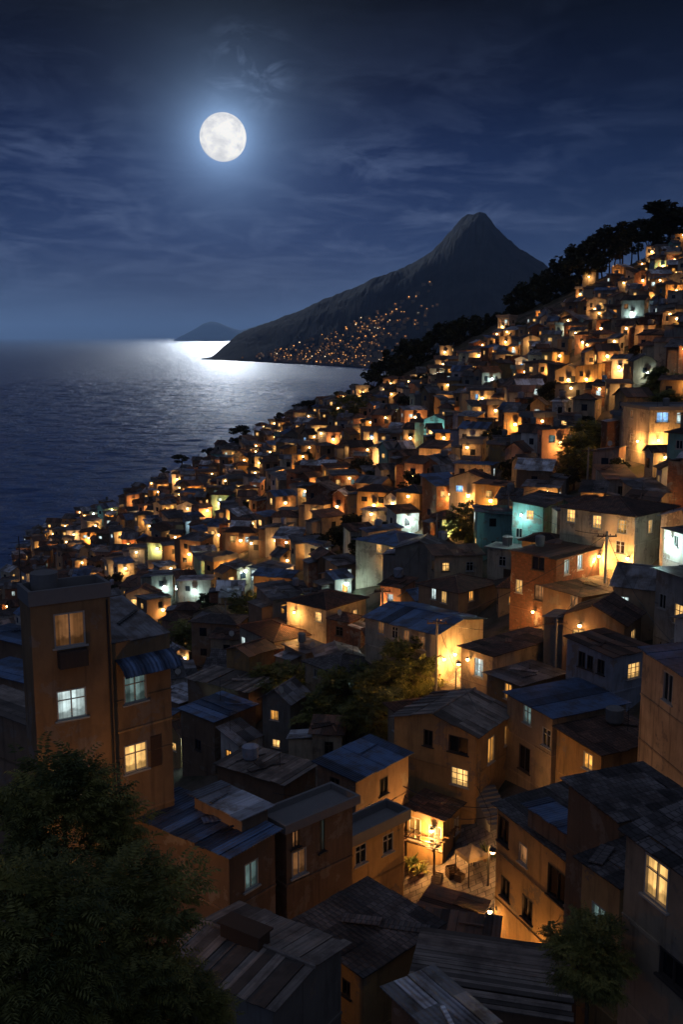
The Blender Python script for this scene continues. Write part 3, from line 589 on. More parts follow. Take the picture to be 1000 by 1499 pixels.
WCH = [('ochre', 3), ('tan', 4), ('cream', 3), ('grey', 2), ('brown', 3), ('white', 1.5), ('turquoise', .5), ('blue grey', 1.2), ('salmon', 1.2), ('concrete', 2), ('brick', 2.6)]
def pick(tab, r): return r.choices([a for a, b in tab], [b for a, b in tab])[0]
PROC = []
CLEAR = []
def try_house(fx, fy, yaw, w, d, st, Z, lamp=None, margin=.35, force=False):
    """house whose front (S facade) middle stands at fx, fy"""
    ex = Vector((math.cos(yaw), math.sin(yaw))); ey = Vector((-ex.y, ex.x)); f = Vector((fx, fy)); c = f+ey*d/2
    r = (c, ex, ey, w/2, d/2)
    for o in RECTS:
        if overlaps(r, o, margin): return None
    if lamp is None:
        for o in CLEAR:
            if overlaps(r, o, 0): return None
    rr = random.Random(int(fx*131+fy*977))
    zs = [tz(*q) for q in corners(c, ex, ey, w/2, d/2)]
    if min(zs) < 2.4: return None
    zg = tz(fx, fy); he = (st*2.75+rr.uniform(.1, .6))*lerp_table([(100, .92), (190, .72)], Z); crn = f-ex*w/2
    up = max(zs)-zg
    if he < up+1.6: he = up+rr.uniform(2.2, 3.0)
    kind = pick([('mono', 5), ('gable', 3), ('hip', 1.5), ('flat', 1.0)], rr); wall = pick(WCH, rr); rm = 'slab' if kind == 'flat' else pick(ROOFS, rr)
    if kind == 'hip' and 'metal' in rm: rm = 'brown tile'
    zB = zC = rise = 0.0; ridge = None
    if kind == 'mono':
        if rr.random() < .7: zC = rr.uniform(.2, 1.3)
        else: zB = rr.uniform(-.7, .8)
        if zB < 0 or zC < 0: he -= min(zB, zC)
    elif kind == 'gable': rise = rr.uniform(.7, 1.4); ridge = rr.choice('xxy')
    elif kind == 'hip': rise = rr.uniform(.6, 1.0)
    else: rise = rr.choice([0, .4, .7])
    h = House((crn.x, crn.y, zg), yaw, w, d, he, min(zs)-.5-zg, .34, zB, zC)
    if min(zB, zC) < 0: h.he = he+min(zB, zC); h.zB, h.zC = zB, zC; h.he = he
    det = 1 if Z < 120 else 0
    p_lit = .45 if lamp else .30
    for side in 'SWE':
        fc = h.fac[side]; n = max(1, int(fc.w/2.3)); wn = h.M.to_3x3() @ fc.n
        if wn.dot(CAM-h.root.location) < 0: continue
        n = n; low = h.zb if side != 'S' else -.3
        k = 0
        while True:
            zc = he-1.35-2.75*k
            if zc < low+1.0 or k > 2: break
            for i in range(n):
                if rr.random() < .18: continue
                u = fc.w*(i+.5)/n+rr.uniform(-.25, .25)
                s_ = pick([('warm', 5), ('amber', 2.2), ('cool', 2.2), ('blue', .35), ('dim', 1.3), ('teal', .6)], rr) if rr.random() < p_lit else 'dark'
                h.window(side, u, zc, rr.uniform(.65, 1.05), rr.uniform(.8, 1.2), s_, det, rr.choice(['cross', 'split']), rr.choice(['frame pale', 'frame dark']))
            k += 1
    if det: h.door('S', rr.uniform(.8, max(.9, h.fac['S'].w-.8)), .05)
    if lamp is None and rr.random() < .32:
        h.lamp('S', h.fac['S'].w*rr.uniform(.25, .75), he-.4, rr.uniform(40, 130), rr.random() < .12, .14 if Z < 130 else .2)
    if lamp:
        lx = w/2+rr.uniform(-.4, .4)-.22
        h.lamp('S', lx, min(max(2.7, lamp[2]), he-.45), 480*lamp[1], lamp[0] == 'c', .15 if Z < 130 else .24)
        CLEAR.append((f-ey*3.4, ex, ey, min(w/2, 3.0), 3.4))
    hz = min(0, zB, zC)
    h.walls(wall, ridge, rise)
    h.roof(kind, rm, rr.choice('xy'), rise, rr.uniform(.8, 1.3), 1 if Z > 150 else 2, .03, ridge)
    h.kind, h.rise, h.wallm, h.Z = kind, rise, wall, Z; clutter(h, rr)
    RECTS.append(r); h.rect2 = r; h.Z = Z; h.desc = (st, wall, rm, kind, lamp[0] if lamp else None); PROC.append(h); return h
r2 = random.Random(21)
for h in HEROES:
    if h.Z > 62 and h.short not in ('ragged board shack', 'pale shed by annex'):
        zz, h.Z = h.Z, max(h.Z, 231); clutter(h, random.Random(int(h.w*1000))); h.Z = zz
lamp_list = []
for tok in LAMPS.replace('\n', ';').split(';'):
    a = tok.split(); lamp_list.append((float(a[0]), float(a[1]), a[2], float(a[3])))
lamp_list.sort(key=lambda a: -a[1])
def screen_yaw(x, y): return -math.atan2(x, y)
def hill_point(px, py, lift):
    """first point down the ray that is `lift` above the ground"""
    d = ray(px, py); Z = 15.0; st = 4.0
    while Z < 640:
        p = CAM+d*Z
        if p.z-lift < tz(p.x, p.y):
            if st < .3: return p, Z
            Z -= st; st *= .25
        Z += st
    return None, None
for px, py, kd, s in lamp_list:
    p, Z = hill_point(px, py, 2.9)
    if p is None: continue
    ok = None
    for k in range(30):
        yaw = screen_yaw(p.x, p.y)+math.radians(r2.choice([r2.uniform(-38, -8), r2.uniform(5, 42)])); w, d = r2.uniform(5.5, 9.5), r2.uniform(5, 8)
        kk = lerp_table([(65, .9), (110, .74), (200, .66)], Z)*(.75 if k > 12 else 1); w *= kk; d *= kk
        ey = Vector((-math.sin(yaw), math.cos(yaw))); q = Vector((p.x, p.y))+ey*.3
        if k > 20: q = q+Vector((r2.uniform(-3, 3), r2.uniform(-3, 3)))
        ok = try_house(q.x, q.y, yaw, w, d, r2.choice([1, 1, 1, 2]), Z, (kd, s*(Z/200)**.35, p.z-tz(q.x, q.y)))
        if ok: break
    if not ok: print('no room for lamp', px, py)
# trees standing between the houses keep their ground
TOWN_TREES = [(515, 604, 20), (682, 772, 24), (272, 938, 20), (500, 742, 12), (598, 592, 12), (365, 742, 9), (190, 860, 10), (600, 690, 9), (800, 580, 12), (905, 690, 15), (745, 690, 12), (560, 775, 12), (640, 960, 11),
              (430, 1018, 34), (397, 1005, 22), (520, 1022, 36), (592, 990, 38), (556, 1010, 26), (545, 1052, 34), (480, 1050, 30), (860, 620, 12), (930, 520, 11), (700, 600, 9), (450, 670, 9), (300, 700, 8), (620, 560, 12), (580, 550, 12), (840, 700, 12)]
rq = random.Random(77)
for i in range(70):
    px = rq.uniform(60, 990); py = lerp_table(SIL, px)+rq.uniform(14, 260)**1.0
    if py < 900 and not any(abs(px-a)+abs(py-b) < 26 for a, b, c_, d_ in lamp_list): TOWN_TREES.append((px, py, rq.uniform(7, 11)*(1+(py-lerp_table(SIL, px))/260)))
for px, py, r in TOWN_TREES:
    p, Z = hill_point(px, py+r*.6, 1.0)
    if p: CLEAR.append((Vector((p.x, p.y)), Vector((1, 0)), Vector((0, 1)), r*Z/F*.95, r*Z/F*.95))
tries = 0
for q_ in ((668, 985, 5.5), (655, 1012, 4.5), (672, 955, 4)):
    p, Z = hill_point(q_[0], q_[1], 0); CLEAR.append((Vector((p.x, p.y)), Vector((1, 0)), Vector((0, 1)), q_[2], q_[2]))
while tries < 30000 and len(PROC) < 1300:
    tries += 1
    px, py = r2.uniform(-20, 1020), r2.uniform(360, 1130)
    p, Z = hill_point(px, py, 0)
    if p is None or Z > lerp_table(SILR, px)-lerp_table([(500, -3), (545, 40), (880, 48), (960, 25), (1000, 12)], px) or Z < 60: continue
    yaw = screen_yaw(p.x, p.y)+math.radians(r2.choice([r2.uniform(-35, -5), r2.uniform(5, 45)]))
    w, d = r2.uniform(5.5, 10.5), r2.uniform(5, 8)
    k = (1 if tries < 3500 else .8 if tries < 9000 else .62)*lerp_table([(65, .9), (110, .70), (200, .60)], Z)
    try_house(p.x, p.y, yaw, max(3.2, w*k), max(3.0, d*k), r2.choice([1, 1, 1, 1, 2]), Z, margin=.18)
print('PROC', len(PROC))

# ------------------------------------------------------------------ street furniture
def street_lamp(px, py, hgt, power, cool, label, fixed=None, lantern=False):
    if fixed: p = at(px, py, fixed)
    else: p, _ = hill_point(px, py, hgt)
    g = tz(p.x, p.y); hgt = p.z-g; root = empty('street_lamp', (p.x, p.y, g)); tag(root, label, 'street lamp', 'street lamps')
    m = MB(); m.tube([(0, 0, -.3), (0, 0, .5), (0, 0, hgt)], [.09, .07, .05], 8); m.tube([(0, 0, hgt-.1), (.1, -.25, hgt+.1), (.15, -.55, hgt+.08)], [.035]*3, 6); m.build('pole', 'iron', root)
    m = MB(); m.tube([(.15, -.55, hgt+.12), (.15, -.55, hgt), (.15, -.55, hgt-.1)], [.05, .22, .24], 10); hd = m.build('lamp_shade', 'iron', root)
    m = MB(); m.sphere((.15, -.55, hgt-(.16 if not lantern else .03)), .16 if not lantern else .06, 10, 6); m.build('bulb', 'bulb cool' if cool else 'bulb warm', hd)
    light(root, (.15, -.55, hgt-.55), power, COOL if cool else WARM, .15)
street_lamp(498, 942, 3.4, 260, True, 'cool white street lamp lighting the small plaza behind the trees')
street_lamp(536, 934, 3.2, 160, True, 'second cool lamp beside the long cream house wall')
street_lamp(668, 966, 3.6, 900, False, 'bright orange street lamp in alley between cream and cool window houses')
street_lamp(716, 1236, 2.8, 260, False, 'street lamp at the bright alley beside the long ochre row house')
street_lamp(440, 1000, 3.5, 330, False, 'orange street lamp behind the dark trees left of centre')
street_lamp(905, 822, 3.5, 420, False, 'orange street lamp before the large cream house')
# lamp on the lane in front of the tower, hidden by the leafy tree
street_lamp(104, 1240, 3.0, 420, False, 'street lamp at the foot of the tall ochre tower behind the leafy tree', fixed=41.0, lantern=True)
def utility_pole(px, py, hgt, label):
    p, _ = hill_point(px, py, hgt); g = tz(p.x, p.y); h = p.z-g; root = empty('utility_pole', (p.x, p.y, g)); tag(root, label, 'utility pole', 'utility poles')
    m = MB(); m.tube([(0, 0, -.5), (0, 0, h)], [.14, .1], 8); m.build('post', 'slab', root)
    m = MB(); m.box(-.9, .9, -.05, .05, h-.5, h-.38)
    for x in (-.8, -.3, .3, .8): m.tube([(x, 0, h-.38), (x, 0, h-.22)], [.04, .05], 6)
    m.build('crossarm', 'wood dark', root); return Vector((p.x, p.y, g+h-.25))
pa = utility_pole(889, 778, 7.5, 'utility pole in front of the large cream house')
pb = utility_pole(640, 905, 7.0, 'utility pole above the long cream house roof')
pd = utility_pole(815, 905, 6.5, 'utility pole beside the low brown front house')
def wire(a, b, label, sag=.8):
    pts = [a.lerp(b, i/14)-Vector((0, 0, sag*4*(i/14)*(1-i/14))) for i in range(15)]
    m = MB(); m.tube(pts, [.026]*15, 4); o = m.build('power_line', 'iron'); tag(o, label, 'power line', 'power lines')
wire(pa, pb, 'thin power line from large cream house to long cream house')
wire(pb, pd, 'thin power line over the cool window house roof')
def pave(name, label, a, b, c):
    A, B, C = [hill_point(*q, 0)[0] for q in (a, b, c)]; U, V_ = B-A, C-A; n = 14; me = bpy.data.meshes.new(name)
    vs = [A+U*(i/n)+V_*(j/n) for j in range(n+1) for i in range(n+1)]; vs = [(q.x, q.y, tz(q.x, q.y)+.07) for q in vs]
    me.from_pydata(vs, [], [(j*(n+1)+i, j*(n+1)+i+1, (j+1)*(n+1)+i+1, (j+1)*(n+1)+i) for j in range(n) for i in range(n)])
    me.materials.append(MATS['paving']); o = bpy.data.objects.new(name, me); COL.objects.link(o); tag(o, label, 'paving', kind='structure')
t = NT('paving'); bk = t.n.new('ShaderNodeTexBrick'); t.link(t.pos(), bk.inputs['Vector']); bk.inputs['Scale'].default_value = 1; bk.inputs['Brick Width'].default_value = .8; bk.inputs['Row Height'].default_value = .5; bk.inputs['Mortar Size'].default_value = .025; bk.inputs['Color1'].default_value = (1, 1, 1, 1); bk.inputs['Color2'].default_value = (.6, .6, .6, 1); bk.inputs['Mortar'].default_value = (.2, .2, .2, 1); a_ = t.noise(t.pos(), .9, 5, .65); b_ = t.noise(t.pos(), 7, 4)
t.surf(t.mix(1.0, t.mix(t.ramp(a_, [(.4, 0.0), (.65, 1.0)]), (.30, .27, .23), (.12, .10, .085)), bk.outputs[0], 'MULTIPLY'), .7, t.bump(b_, .4, .04), spec=.25); MATS['paving'] = t.m
pave('alley', 'pale worn paving of the bright alley', (735, 1390), (735, 1190), (575, 1380))
pave('lane', 'worn paving beside the long cream house', (690, 1010), (700, 930), (610, 1000))
p, Z = hill_point(690, 1285, 0); root = empty('market_canopy', p, .5); tag(root, 'small pale pitched canopy on posts in the bright alley', 'canopy')
m = MB(); W_, H_ = .75, 1.8
for a, b in (((-W_, -1, H_), (0, 0, H_+.45)),):
    for s in range(4):
        q = [Vector((W_*x, W_*y, H_)) for x, y in ((-1, -1), (1, -1), (1, 1), (-1, 1))]; m.face([q[s], q[(s+1) % 4], Vector((0, 0, H_+.5))], .8); m.face([q[(s+1) % 4]-Vector((0, 0, .03)), q[s]-Vector((0, 0, .03)), Vector((0, 0, H_+.46))], .5)
        m.face([q[s]-Vector((0, 0, .25)), q[(s+1) % 4]-Vector((0, 0, .25)), q[(s+1) % 4], q[s]], .7)
m.build('canopy_cloth', 'tan', root)
for x, y in ((-1, -1), (1, -1), (1, 1), (-1, 1)): m = MB(); m.tube([(W_*.95*x, W_*.95*y, -.2), (W_*.95*x, W_*.95*y, H_)], [.04, .04], 6); m.build('post', 'iron', root)

# clutter in the alley
def ground(px, py): return hill_point(px, py, 0)[0]
p = ground(628, 1268); root = empty('pergola', p, 1.05); tag(root, 'dark timber pergola in front of the low porch house', 'pergola')
for x, y in ((-1.6, -1.1), (1.6, -1.1), (1.6, 1.1), (-1.6, 1.1)): m = MB(); m.box(x-.05, x+.05, y-.05, y+.05, -.3, 2.2); m.build('post', 'wood dark', root)
m = MB()
for y in (-1.1, 1.1): m.box(-1.9, 1.9, y-.05, y+.05, 2.2, 2.32)
m.build('beam', 'wood dark', root); m = MB()
for k in range(7): m.box(-1.75+.58*k, -1.69+.58*k, -1.4, 1.4, 2.323, 2.40)
m.build('rafters', 'wood dark', root)
def crate(px, py, s, rot, lab, mat='wood dark'):
    p = ground(px, py); m = MB()
    for k in range(4):
        z0 = .02+s*.24*k
        m.box(-s/2, s/2, -s/2, -s/2+.03, z0, z0+s*.19); m.box(-s/2, s/2, s/2-.03, s/2, z0, z0+s*.19); m.box(-s/2, -s/2+.03, -s/2+.031, s/2-.031, z0, z0+s*.19); m.box(s/2-.03, s/2, -s/2+.031, s/2-.031, z0, z0+s*.19)
    for a in (-1, 1):
        for b in (-1, 1): m.box(a*(s/2-.07)-.03, a*(s/2-.07)+.03, b*(s/2-.07)-.03, b*(s/2-.07)+.03, 0, s)
    m.box(-s/2+.03, s/2-.03, -s/2+.03, s/2-.03, .05, .08)
    o = m.build('crate', mat); o.location = (p.x, p.y, p.z+.06); o.rotation_euler = (0, 0, rot); tag(o, lab, 'crate', 'crates in the alley')
crate(662, 1284, .7, .3, 'larger slatted crate left on the alley paving'); crate(673, 1290, .5, .9, 'smaller slatted crate beside the larger crate', 'brown'); crate(640, 1292, .6, 1.2, 'slatted crate in front of the potted plants', 'tan')
def pot(px, py, s, lab):
    p = ground(px, py); root = empty('potted_plant', (p.x, p.y, p.z+.06)); tag(root, lab, 'potted plant', 'potted plants in the alley'); m = MB(); m.tube([(0, 0, 0), (0, 0, .35*s), (0, 0, .4*s)], [.16*s, .24*s, .26*s], 12); m.build('pot', 'salmon', root)
    rr = random.Random(int(px)); m = MB()
    for k in range(46):
        a = rr.uniform(0, 6.28); e = rr.uniform(.2, 1.3); dv = Vector((math.cos(a)*math.cos(e), math.sin(a)*math.cos(e), math.sin(e))); o = Vector((0, 0, .35*s)); L = rr.uniform(.4, .95)*s; sd_ = dv.cross(Vector((0, 0, 1))).normalized()*.06*s; t_ = o+dv*L+Vector((0, 0, -.15*s))
        m.face([o, o+dv*L*.55-sd_, t_, o+dv*L*.55+sd_], rr.random())
    m.build('foliage', 'leaf', root)
pot(604, 1278, 1.5, 'big potted plant left of the timber pergola'); pot(616, 1286, 1.1, 'small potted plant in front of the pergola'); pot(712, 1262, 1.2, 'potted plant under the alley street lamp')
def stairs():
    p = ground(735, 1208); root = empty('stairway', p, math.radians(20)); tag(root, 'narrow concrete stairway climbing beside the long ochre row house', 'stairway'); m = MB()
    for k in range(9): m.box(-.9, .9, .32*k, .32*(k+1), -1.5, .17*(k+1), RND.random())
    m.build('steps', 'slab', root); m = MB(); m.tube([(-.85, 0, 0), (-.85, 0, .9), (-.85, 2.7, 2.4), (-.85, 2.7, 1.5)], [.025]*4, 6); m.build('handrail', 'iron', root)
stairs()
pe = utility_pole(560, 860, 6.5, 'utility pole by the two warm windows house'); pf = utility_pole(745, 720, 6.5, 'utility pole above the turquoise house'); pg = utility_pole(455, 860, 6.5, 'utility pole left of the lamp lit cream house')
wire(pe, pb, 'thin power line from two warm windows house to long cream house'); wire(pf, pa, 'thin power line passing the turquoise house', 1.2); wire(pg, pe, 'thin power line above the lamp lit cream house', 1.0)
ph_ = utility_pole(330, 880, 6.5, 'utility pole above and left of the two cool windows house'); pi_ = utility_pole(640, 752, 6.5, 'utility pole above the two warm windows house'); pj = utility_pole(862, 655, 6.5, 'utility pole below the blue window house'); pk = utility_pole(985, 935, 6.5, 'utility pole beside the dark paired window house')
wire(ph_, pg, 'thin power line above the two cool windows house', 1.0); wire(pi_, pe, 'thin power line above the two warm windows house', 1.0); wire(pi_, pf, 'thin power line left of the turquoise house', 1.2); wire(pj, pf, 'thin power line above and right of the turquoise house', 1.4); wire(pa, pk, 'thin power line down the right edge', 1.0); wire(pd, pk, 'thin power line over the blue grey house roof', 1.0); wire(pd, pa, 'thin power line in front of the brick house', 1.0)
def anchor(px, py, Z): return at(px, py, Z)
wire(pb, anchor(700, 1040, 66), 'thin power line from long cream house down to gabled house roof', .6)
for k, (a, b, s_) in enumerate((((590, 1150, 58), (735, 1180, 55), .5), ((592, 1165, 56), (728, 1192, 54), .7), ((520, 1150, 62), (400, 1160, 58), .4))):
    wire(at(*a), at(*b), ['upper cable slung across the bright alley', 'lower cable sagging across the bright alley', 'cable over the ribbed board roof house'][k], s_)

# ------------------------------------------------------------------ trees
def spray(mb, o, d, L, n, ls, rnd, tone, droop=.5):
    """a drooping compound leaf: paired leaflets along a bent stalk"""
    d = d.normalized(); side = d.cross(Vector((0, 0, 1)))
    if side.length < .05: side = Vector((1, 0, 0))
    side.normalize(); p = o.copy()
    for i in range(n):
        k = i/(n-1 if n > 1 else 1); d2 = (d+Vector((0, 0, -droop*k*1.6))).normalized(); p = p+d2*(L/n); up = side.cross(d2)
        for sgn in (-1, 1):
            v = (side*sgn+d2*.55+up*rnd.uniform(-.15, .35)+Vector((0, 0, -.25))).normalized(); l = ls*(1-.45*k)*rnd.uniform(.8, 1.2); wd = d2*(l*.17)
            a = p+v*(l*.5)
            mb.face([p, a-wd, p+v*l-Vector((0, 0, l*.15)), a+wd], min(1, max(0, tone+rnd.uniform(-.25, .25))))
def crown_mesh(name, seed, kind, mat):
    rnd = random.Random(seed); mb = MB()
    if kind == 'far':
        clumps = []
        for i in range(15):
            while True:
                q = Vector((rnd.uniform(-1, 1), rnd.uniform(-1, 1), rnd.uniform(-1, 1)))
                if .35 < q.length < .85: break
            clumps.append((q, rnd.uniform(.18, .36), rnd.random()))
        for c, r, tn in clumps:
            for i in range(75):
                q = Vector((rnd.gauss(0, 1), rnd.gauss(0, 1), rnd.gauss(0, 1))).normalized()*r*rnd.uniform(.55, 1.08)+c
                a = Vector((rnd.uniform(-1, 1), rnd.uniform(-1, 1), rnd.uniform(-.6, .6))).normalized()*.12; b = a.cross(Vector((rnd.uniform(-1, 1), rnd.uniform(-1, 1), rnd.uniform(-1, 1)))).normalized()*.07
                mb.face([q-a, q+b, q+a, q-b], min(1, max(0, tn+rnd.uniform(-.3, .3))))
    else:
        nb, per = (70, 22) if kind == 'near' else (40, 14)
        for i in range(nb):
            while True:
                q = Vector((rnd.uniform(-1, 1), rnd.uniform(-1, 1), rnd.uniform(-1, 1)))
                if .3 < q.length < .88: break
            tn = rnd.random()
            for k in range(per):
                o = q+Vector((rnd.gauss(0, .12), rnd.gauss(0, .12), rnd.gauss(0, .09)))
                dv = (q.normalized()*.8+Vector((rnd.uniform(-1, 1), rnd.uniform(-1, 1), rnd.uniform(-.3, .8))))
                spray(mb, o, dv, rnd.uniform(.2, .34), 7, 'n' and (.115 if kind == 'near' else .16), rnd, tn*.8+.1)
    return mb.mesh(name, mat)
FAR = [crown_mesh('crown', 100+i, 'far', 'leaf dark') for i in range(5)]
MID = [crown_mesh('crown', 200+i, 'mid', 'leaf') for i in range(3)]
NEAR = [crown_mesh('crown', 300+i, 'near', 'leaf') for i in range(3)]
def tree(name, label, cat, c, r, rz, me, group, base=None, tr=.12, limbs=4, seed=0, lean=0.0):
    rnd = random.Random(seed+int(c.x*7)); bx, by = (c.x, c.y) if base is None else base
    g = tz(bx, by); root = empty(name, (bx, by, g)); tag(root, label, cat, group)
    o = bpy.data.objects.new('crown', me); COL.objects.link(o); o.parent = root; o.location = (c.x-bx, c.y-by, c.z-g); o.scale = (r, r, rz); o.rotation_euler = (0, 0, rnd.uniform(0, 6.28))
    m = MB(); ct = Vector((c.x-bx, c.y-by, c.z-g)); fork = ct-Vector((0, 0, rz*.7)); mid = fork*.5+Vector((rnd.uniform(-.1, .1)*r, rnd.uniform(-.1, .1)*r, 0))
    m.tube([(0, 0, -.6), mid, fork], [tr*1.4, tr*1.05, tr*.85], 8)
    for i in range(limbs):
        a = 6.283*(i+rnd.random()*.6)/limbs; e = ct+Vector((math.cos(a)*r*.6, math.sin(a)*r*.6, rnd.uniform(-.1, .45)*rz)); k = fork.lerp(e, .5)+Vector((0, 0, -.08*rz))
        m.tube([fork-Vector((0, 0, tr)), k, e], [tr*.6, tr*.4, tr*.15], 6)
    m.tube([fork-Vector((0, 0, tr)), ct+Vector((0, 0, .4*rz))], [tr*.7, tr*.2], 6)
    m.build('trunk', 'bark', root); return root
# foreground trees
for i, (px, py, rp, Z, lab) in enumerate([
        (95, 1215, 112, 30, 'dark leafy tree rising in front of the tall ochre tower'),
        (188, 1362, 116, 24, 'dense tree with drooping leaves at bottom left beside plank roof'),
        (45, 1400, 135, 21, 'shadowy broad tree in the bottom left corner'),
        (278, 1482, 62, 25, 'lower leafy tree against the weathered plank roof edge'),
        (150, 1500, 110, 22, 'lowest dark tree along the bottom edge left')]):
    c = at(px, py, Z); r = rp*Z/F
    tree('leafy_tree', lab, 'tree', c, r*1.06, r*1.0, NEAR[i % 3], 'leafy trees at bottom left', tr=.16, seed=i)
c = at(862, 1398, 31); tree('small_tree', 'small bushy tree by the curtained window house', 'tree', c, 1.38, 1.12, NEAR[1], None, tr=.07, limbs=5, seed=3)
# trees among the houses
def nearest_hero(px, py, k=0):
    return sorted(HEROES, key=lambda h: (h.sx-px)**2+(h.sy-py)**2)[k]
for h in HEROES:
    c = h.rect2[0]; h.sx, h.sy, _ = project(Vector((c.x, c.y, h.root.location.z+h.he)))
DIRS = ['right of', 'below and right of', 'below', 'below and left of', 'left of', 'above and left of', 'above', 'above and right of']
def rel(px, py, h):
    a = math.atan2(py-h.sy, px-h.sx); return DIRS[round(a/(math.pi/4)) % 8]
used = set()
def unique(make):
    for k in range(60):
        s = make(k)
        if s and s not in used and 4 <= len(s.split()) <= 16: used.add(s); return s
    return make(0)
ORD = ['', 'second ', 'third ', 'fourth ', 'fifth ', 'sixth ', 'seventh ', 'eighth ', 'ninth ', 'tenth ', 'eleventh ', 'twelfth ', 'thirteenth ', 'fourteenth ', 'fifteenth ', 'sixteenth ', 'seventeenth ', 'eighteenth ', 'nineteenth ', 'twentieth ']+['twenty-%s ' % q for q in ('first', 'second', 'third', 'fourth', 'fifth', 'sixth', 'seventh', 'eighth', 'ninth')]+['thirtieth ']*60
for i, (px, py, rp) in enumerate(TOWN_TREES):
    p, Z = hill_point(px, py+rp*.6, 1.0)
    if p is None: continue
    r = rp*Z/F*(1.45 if rp > 18 else 1.3); c = at(px, py-rp*.25, Z); big = rp > 18
    lab = unique(lambda k: '%s%s tree %s the %s' % (ORD[k // 8], 'broad dark green' if big else 'small dark' if rp < 11 else 'bushy dark', rel(px, py, nearest_hero(px, py, k % 8)), nearest_hero(px, py, k % 8).short))
    tree('garden_tree', lab, 'tree', c, r, r*.85, (MID if big else FAR)[i % 3], 'dark trees between the houses', base=(c.x, c.y), tr=.14, seed=i)
# ridge trees: dark crowns against the sky and the mountain
RIDGE = [(548, 562, 13, 1), (562, 548, 15, 1), (580, 536, 17, 1), (598, 528, 18, 1), (618, 518, 16, 1), (636, 508, 16, 1), (652, 500, 16, 1), (668, 496, 14, 1), (688, 486, 17, 1), (700, 492, 13, 1), (722, 478, 12, 1), (745, 468, 11, 1),
         (758, 452, 16, 1), (776, 440, 18, 1), (796, 428, 18, 1), (815, 418, 18, 1), (832, 402, 20, 1), (850, 390, 20, 1), (868, 378, 20, 1), (884, 366, 18, 1), (902, 372, 15, 1), (608, 545, 14, 1), (585, 556, 12, 1), (800, 445, 14, 1), (835, 424, 14, 1), (770, 462, 11, 1), (866, 398, 13, 1),
         (914, 342, 20, .7), (938, 332, 22, .65), (965, 320, 38, .55), (992, 326, 26, .7), (895, 352, 16, .8), (1018, 322, 30, .7), (926, 352, 19, .9), (950, 348, 20, .9), (978, 346, 20, .9), (1000, 348, 18, .9), (908, 362, 14, .9),
         (266, 671, 12, .5), (357, 631, 18, .38), (304, 660, 8, .6), (440, 597, 10, .7), (456, 590, 13, .45), (478, 588, 11, .6), (495, 580, 10, .7), (520, 572, 11, .8), (345, 645, 9, .6), (240, 690, 7, .7), (410, 610, 8, .7)]
RLAB = {914: 'flat topped tree left of the largest crown on top of the hill', 938: 'umbrella tree between two crowns at the hill top', 965: 'largest umbrella shaped tree on the hill top at right', 992: 'umbrella tree right of the largest crown at the hill top', 266: 'small pine leaning over the sea at the left shore', 357: 'wide flat pine standing out against the moonlit sea'}
RIDGE.sort()
for i, (px, py, rp, fl) in enumerate(RIDGE):
    Z = lerp_table(SILR, px)-3; k_ = 1.45 if 540 < px < 905 else 1.2; c = at(px, py-(7 if 540 < px < 905 else 0), Z); r = rp*Z/F*k_
    side = 'wooded ridge against the mountain' if px < 750 else 'dark ridge against the night sky'
    if px < 530: side = 'shore edge against the sea'
    lab = RLAB.get(px) or unique(lambda k: '%sdark %s tree on the %s' % (ORD[k], 'round' if fl > .8 else 'spreading', side) + (' counted from the left' if k else ' farthest left'))
    rt = tree('ridge_tree', lab, 'tree', c, r, r*fl, FAR[i % 5], 'dark trees along the ridge', base=(c.x, c.y), tr=.22, limbs=4, seed=i)

# ------------------------------------------------------------------ sea, mountain, island, far town
me = bpy.data.meshes.new('sea'); N = 96; v = [(0, 0, 0)]; f = []
rad = [200, 600, 1500, 4000, 12000, 40000]
for r in rad: v += [(math.cos(2*math.pi*k/N)*r, math.sin(2*math.pi*k/N)*r, 0) for k in range(N)]
f += [(0, 1+k, 1+(k+1) % N) for k in range(N)]
for j in range(len(rad)-1): f += [(1+j*N+k, 1+(j+1)*N+k, 1+(j+1)*N+(k+1) % N, 1+j*N+(k+1) % N) for k in range(N)]
# real waves on the water this side of the headland, fading into the flat open sea
wx, wy = [-640+4.0*i for i in range(215)], []
yy = 230.0
while yy < 2300: wy.append(yy); yy += 3.2+max(0, yy-700)*.004
k0 = len(v); nx, ny = len(wx), len(wy)
for j, y in enumerate(wy):
    for i, x in enumerate(wx):
        fd = min(1, i/12, (nx-1-i)/12, j/8, (ny-1-j)/40)
        a_ = noise.fractal(Vector((x*.035, y*.055, .3)), .75, 2.1, 4); b_ = noise.noise(Vector((x*.012, y*.02+4, 7.1)))
        v.append((x, y, fd*(1.7+max(-1.6, 1.35*a_+.5*b_))+.004))
f += [(k0+j*nx+i, k0+j*nx+i+1, k0+(j+1)*nx+i+1, k0+(j+1)*nx+i) for j in range(ny-1) for i in range(nx-1)]
me.from_pydata(v, [], f)
for q in me.polygons: q.use_smooth = True
t = NT('sea water'); p = t.pos()
n1 = t.noise(t.mapping(p, (.15, .085, 1)), 1.0, 7, .7, .5); n2 = t.noise(t.mapping(p, (.022, .020, 1)), 1.0, 4, .6, .5); n3 = t.noise(t.mapping(p, (.0016, .004, 1)), 1.0, 4, .6)
h = t.math('ADD', t.math('MULTIPLY', n1, 1.0), t.math('MULTIPLY', n2, 2.0))
bmp = t.bump(h, 1.0, 2.5)
rip = t.math('MULTIPLY', t.ramp(n1, [(.46, .05), (.56, 1.0)]), t.ramp(n2, [(.35, .55), (.65, 1.0)]))
rough_a = t.math('MULTIPLY_ADD', n3, .10); t.n[-1].inputs[2].default_value = .30
pr = t.surf((.018, .08, .24), rough_a, bmp, spec=.7)
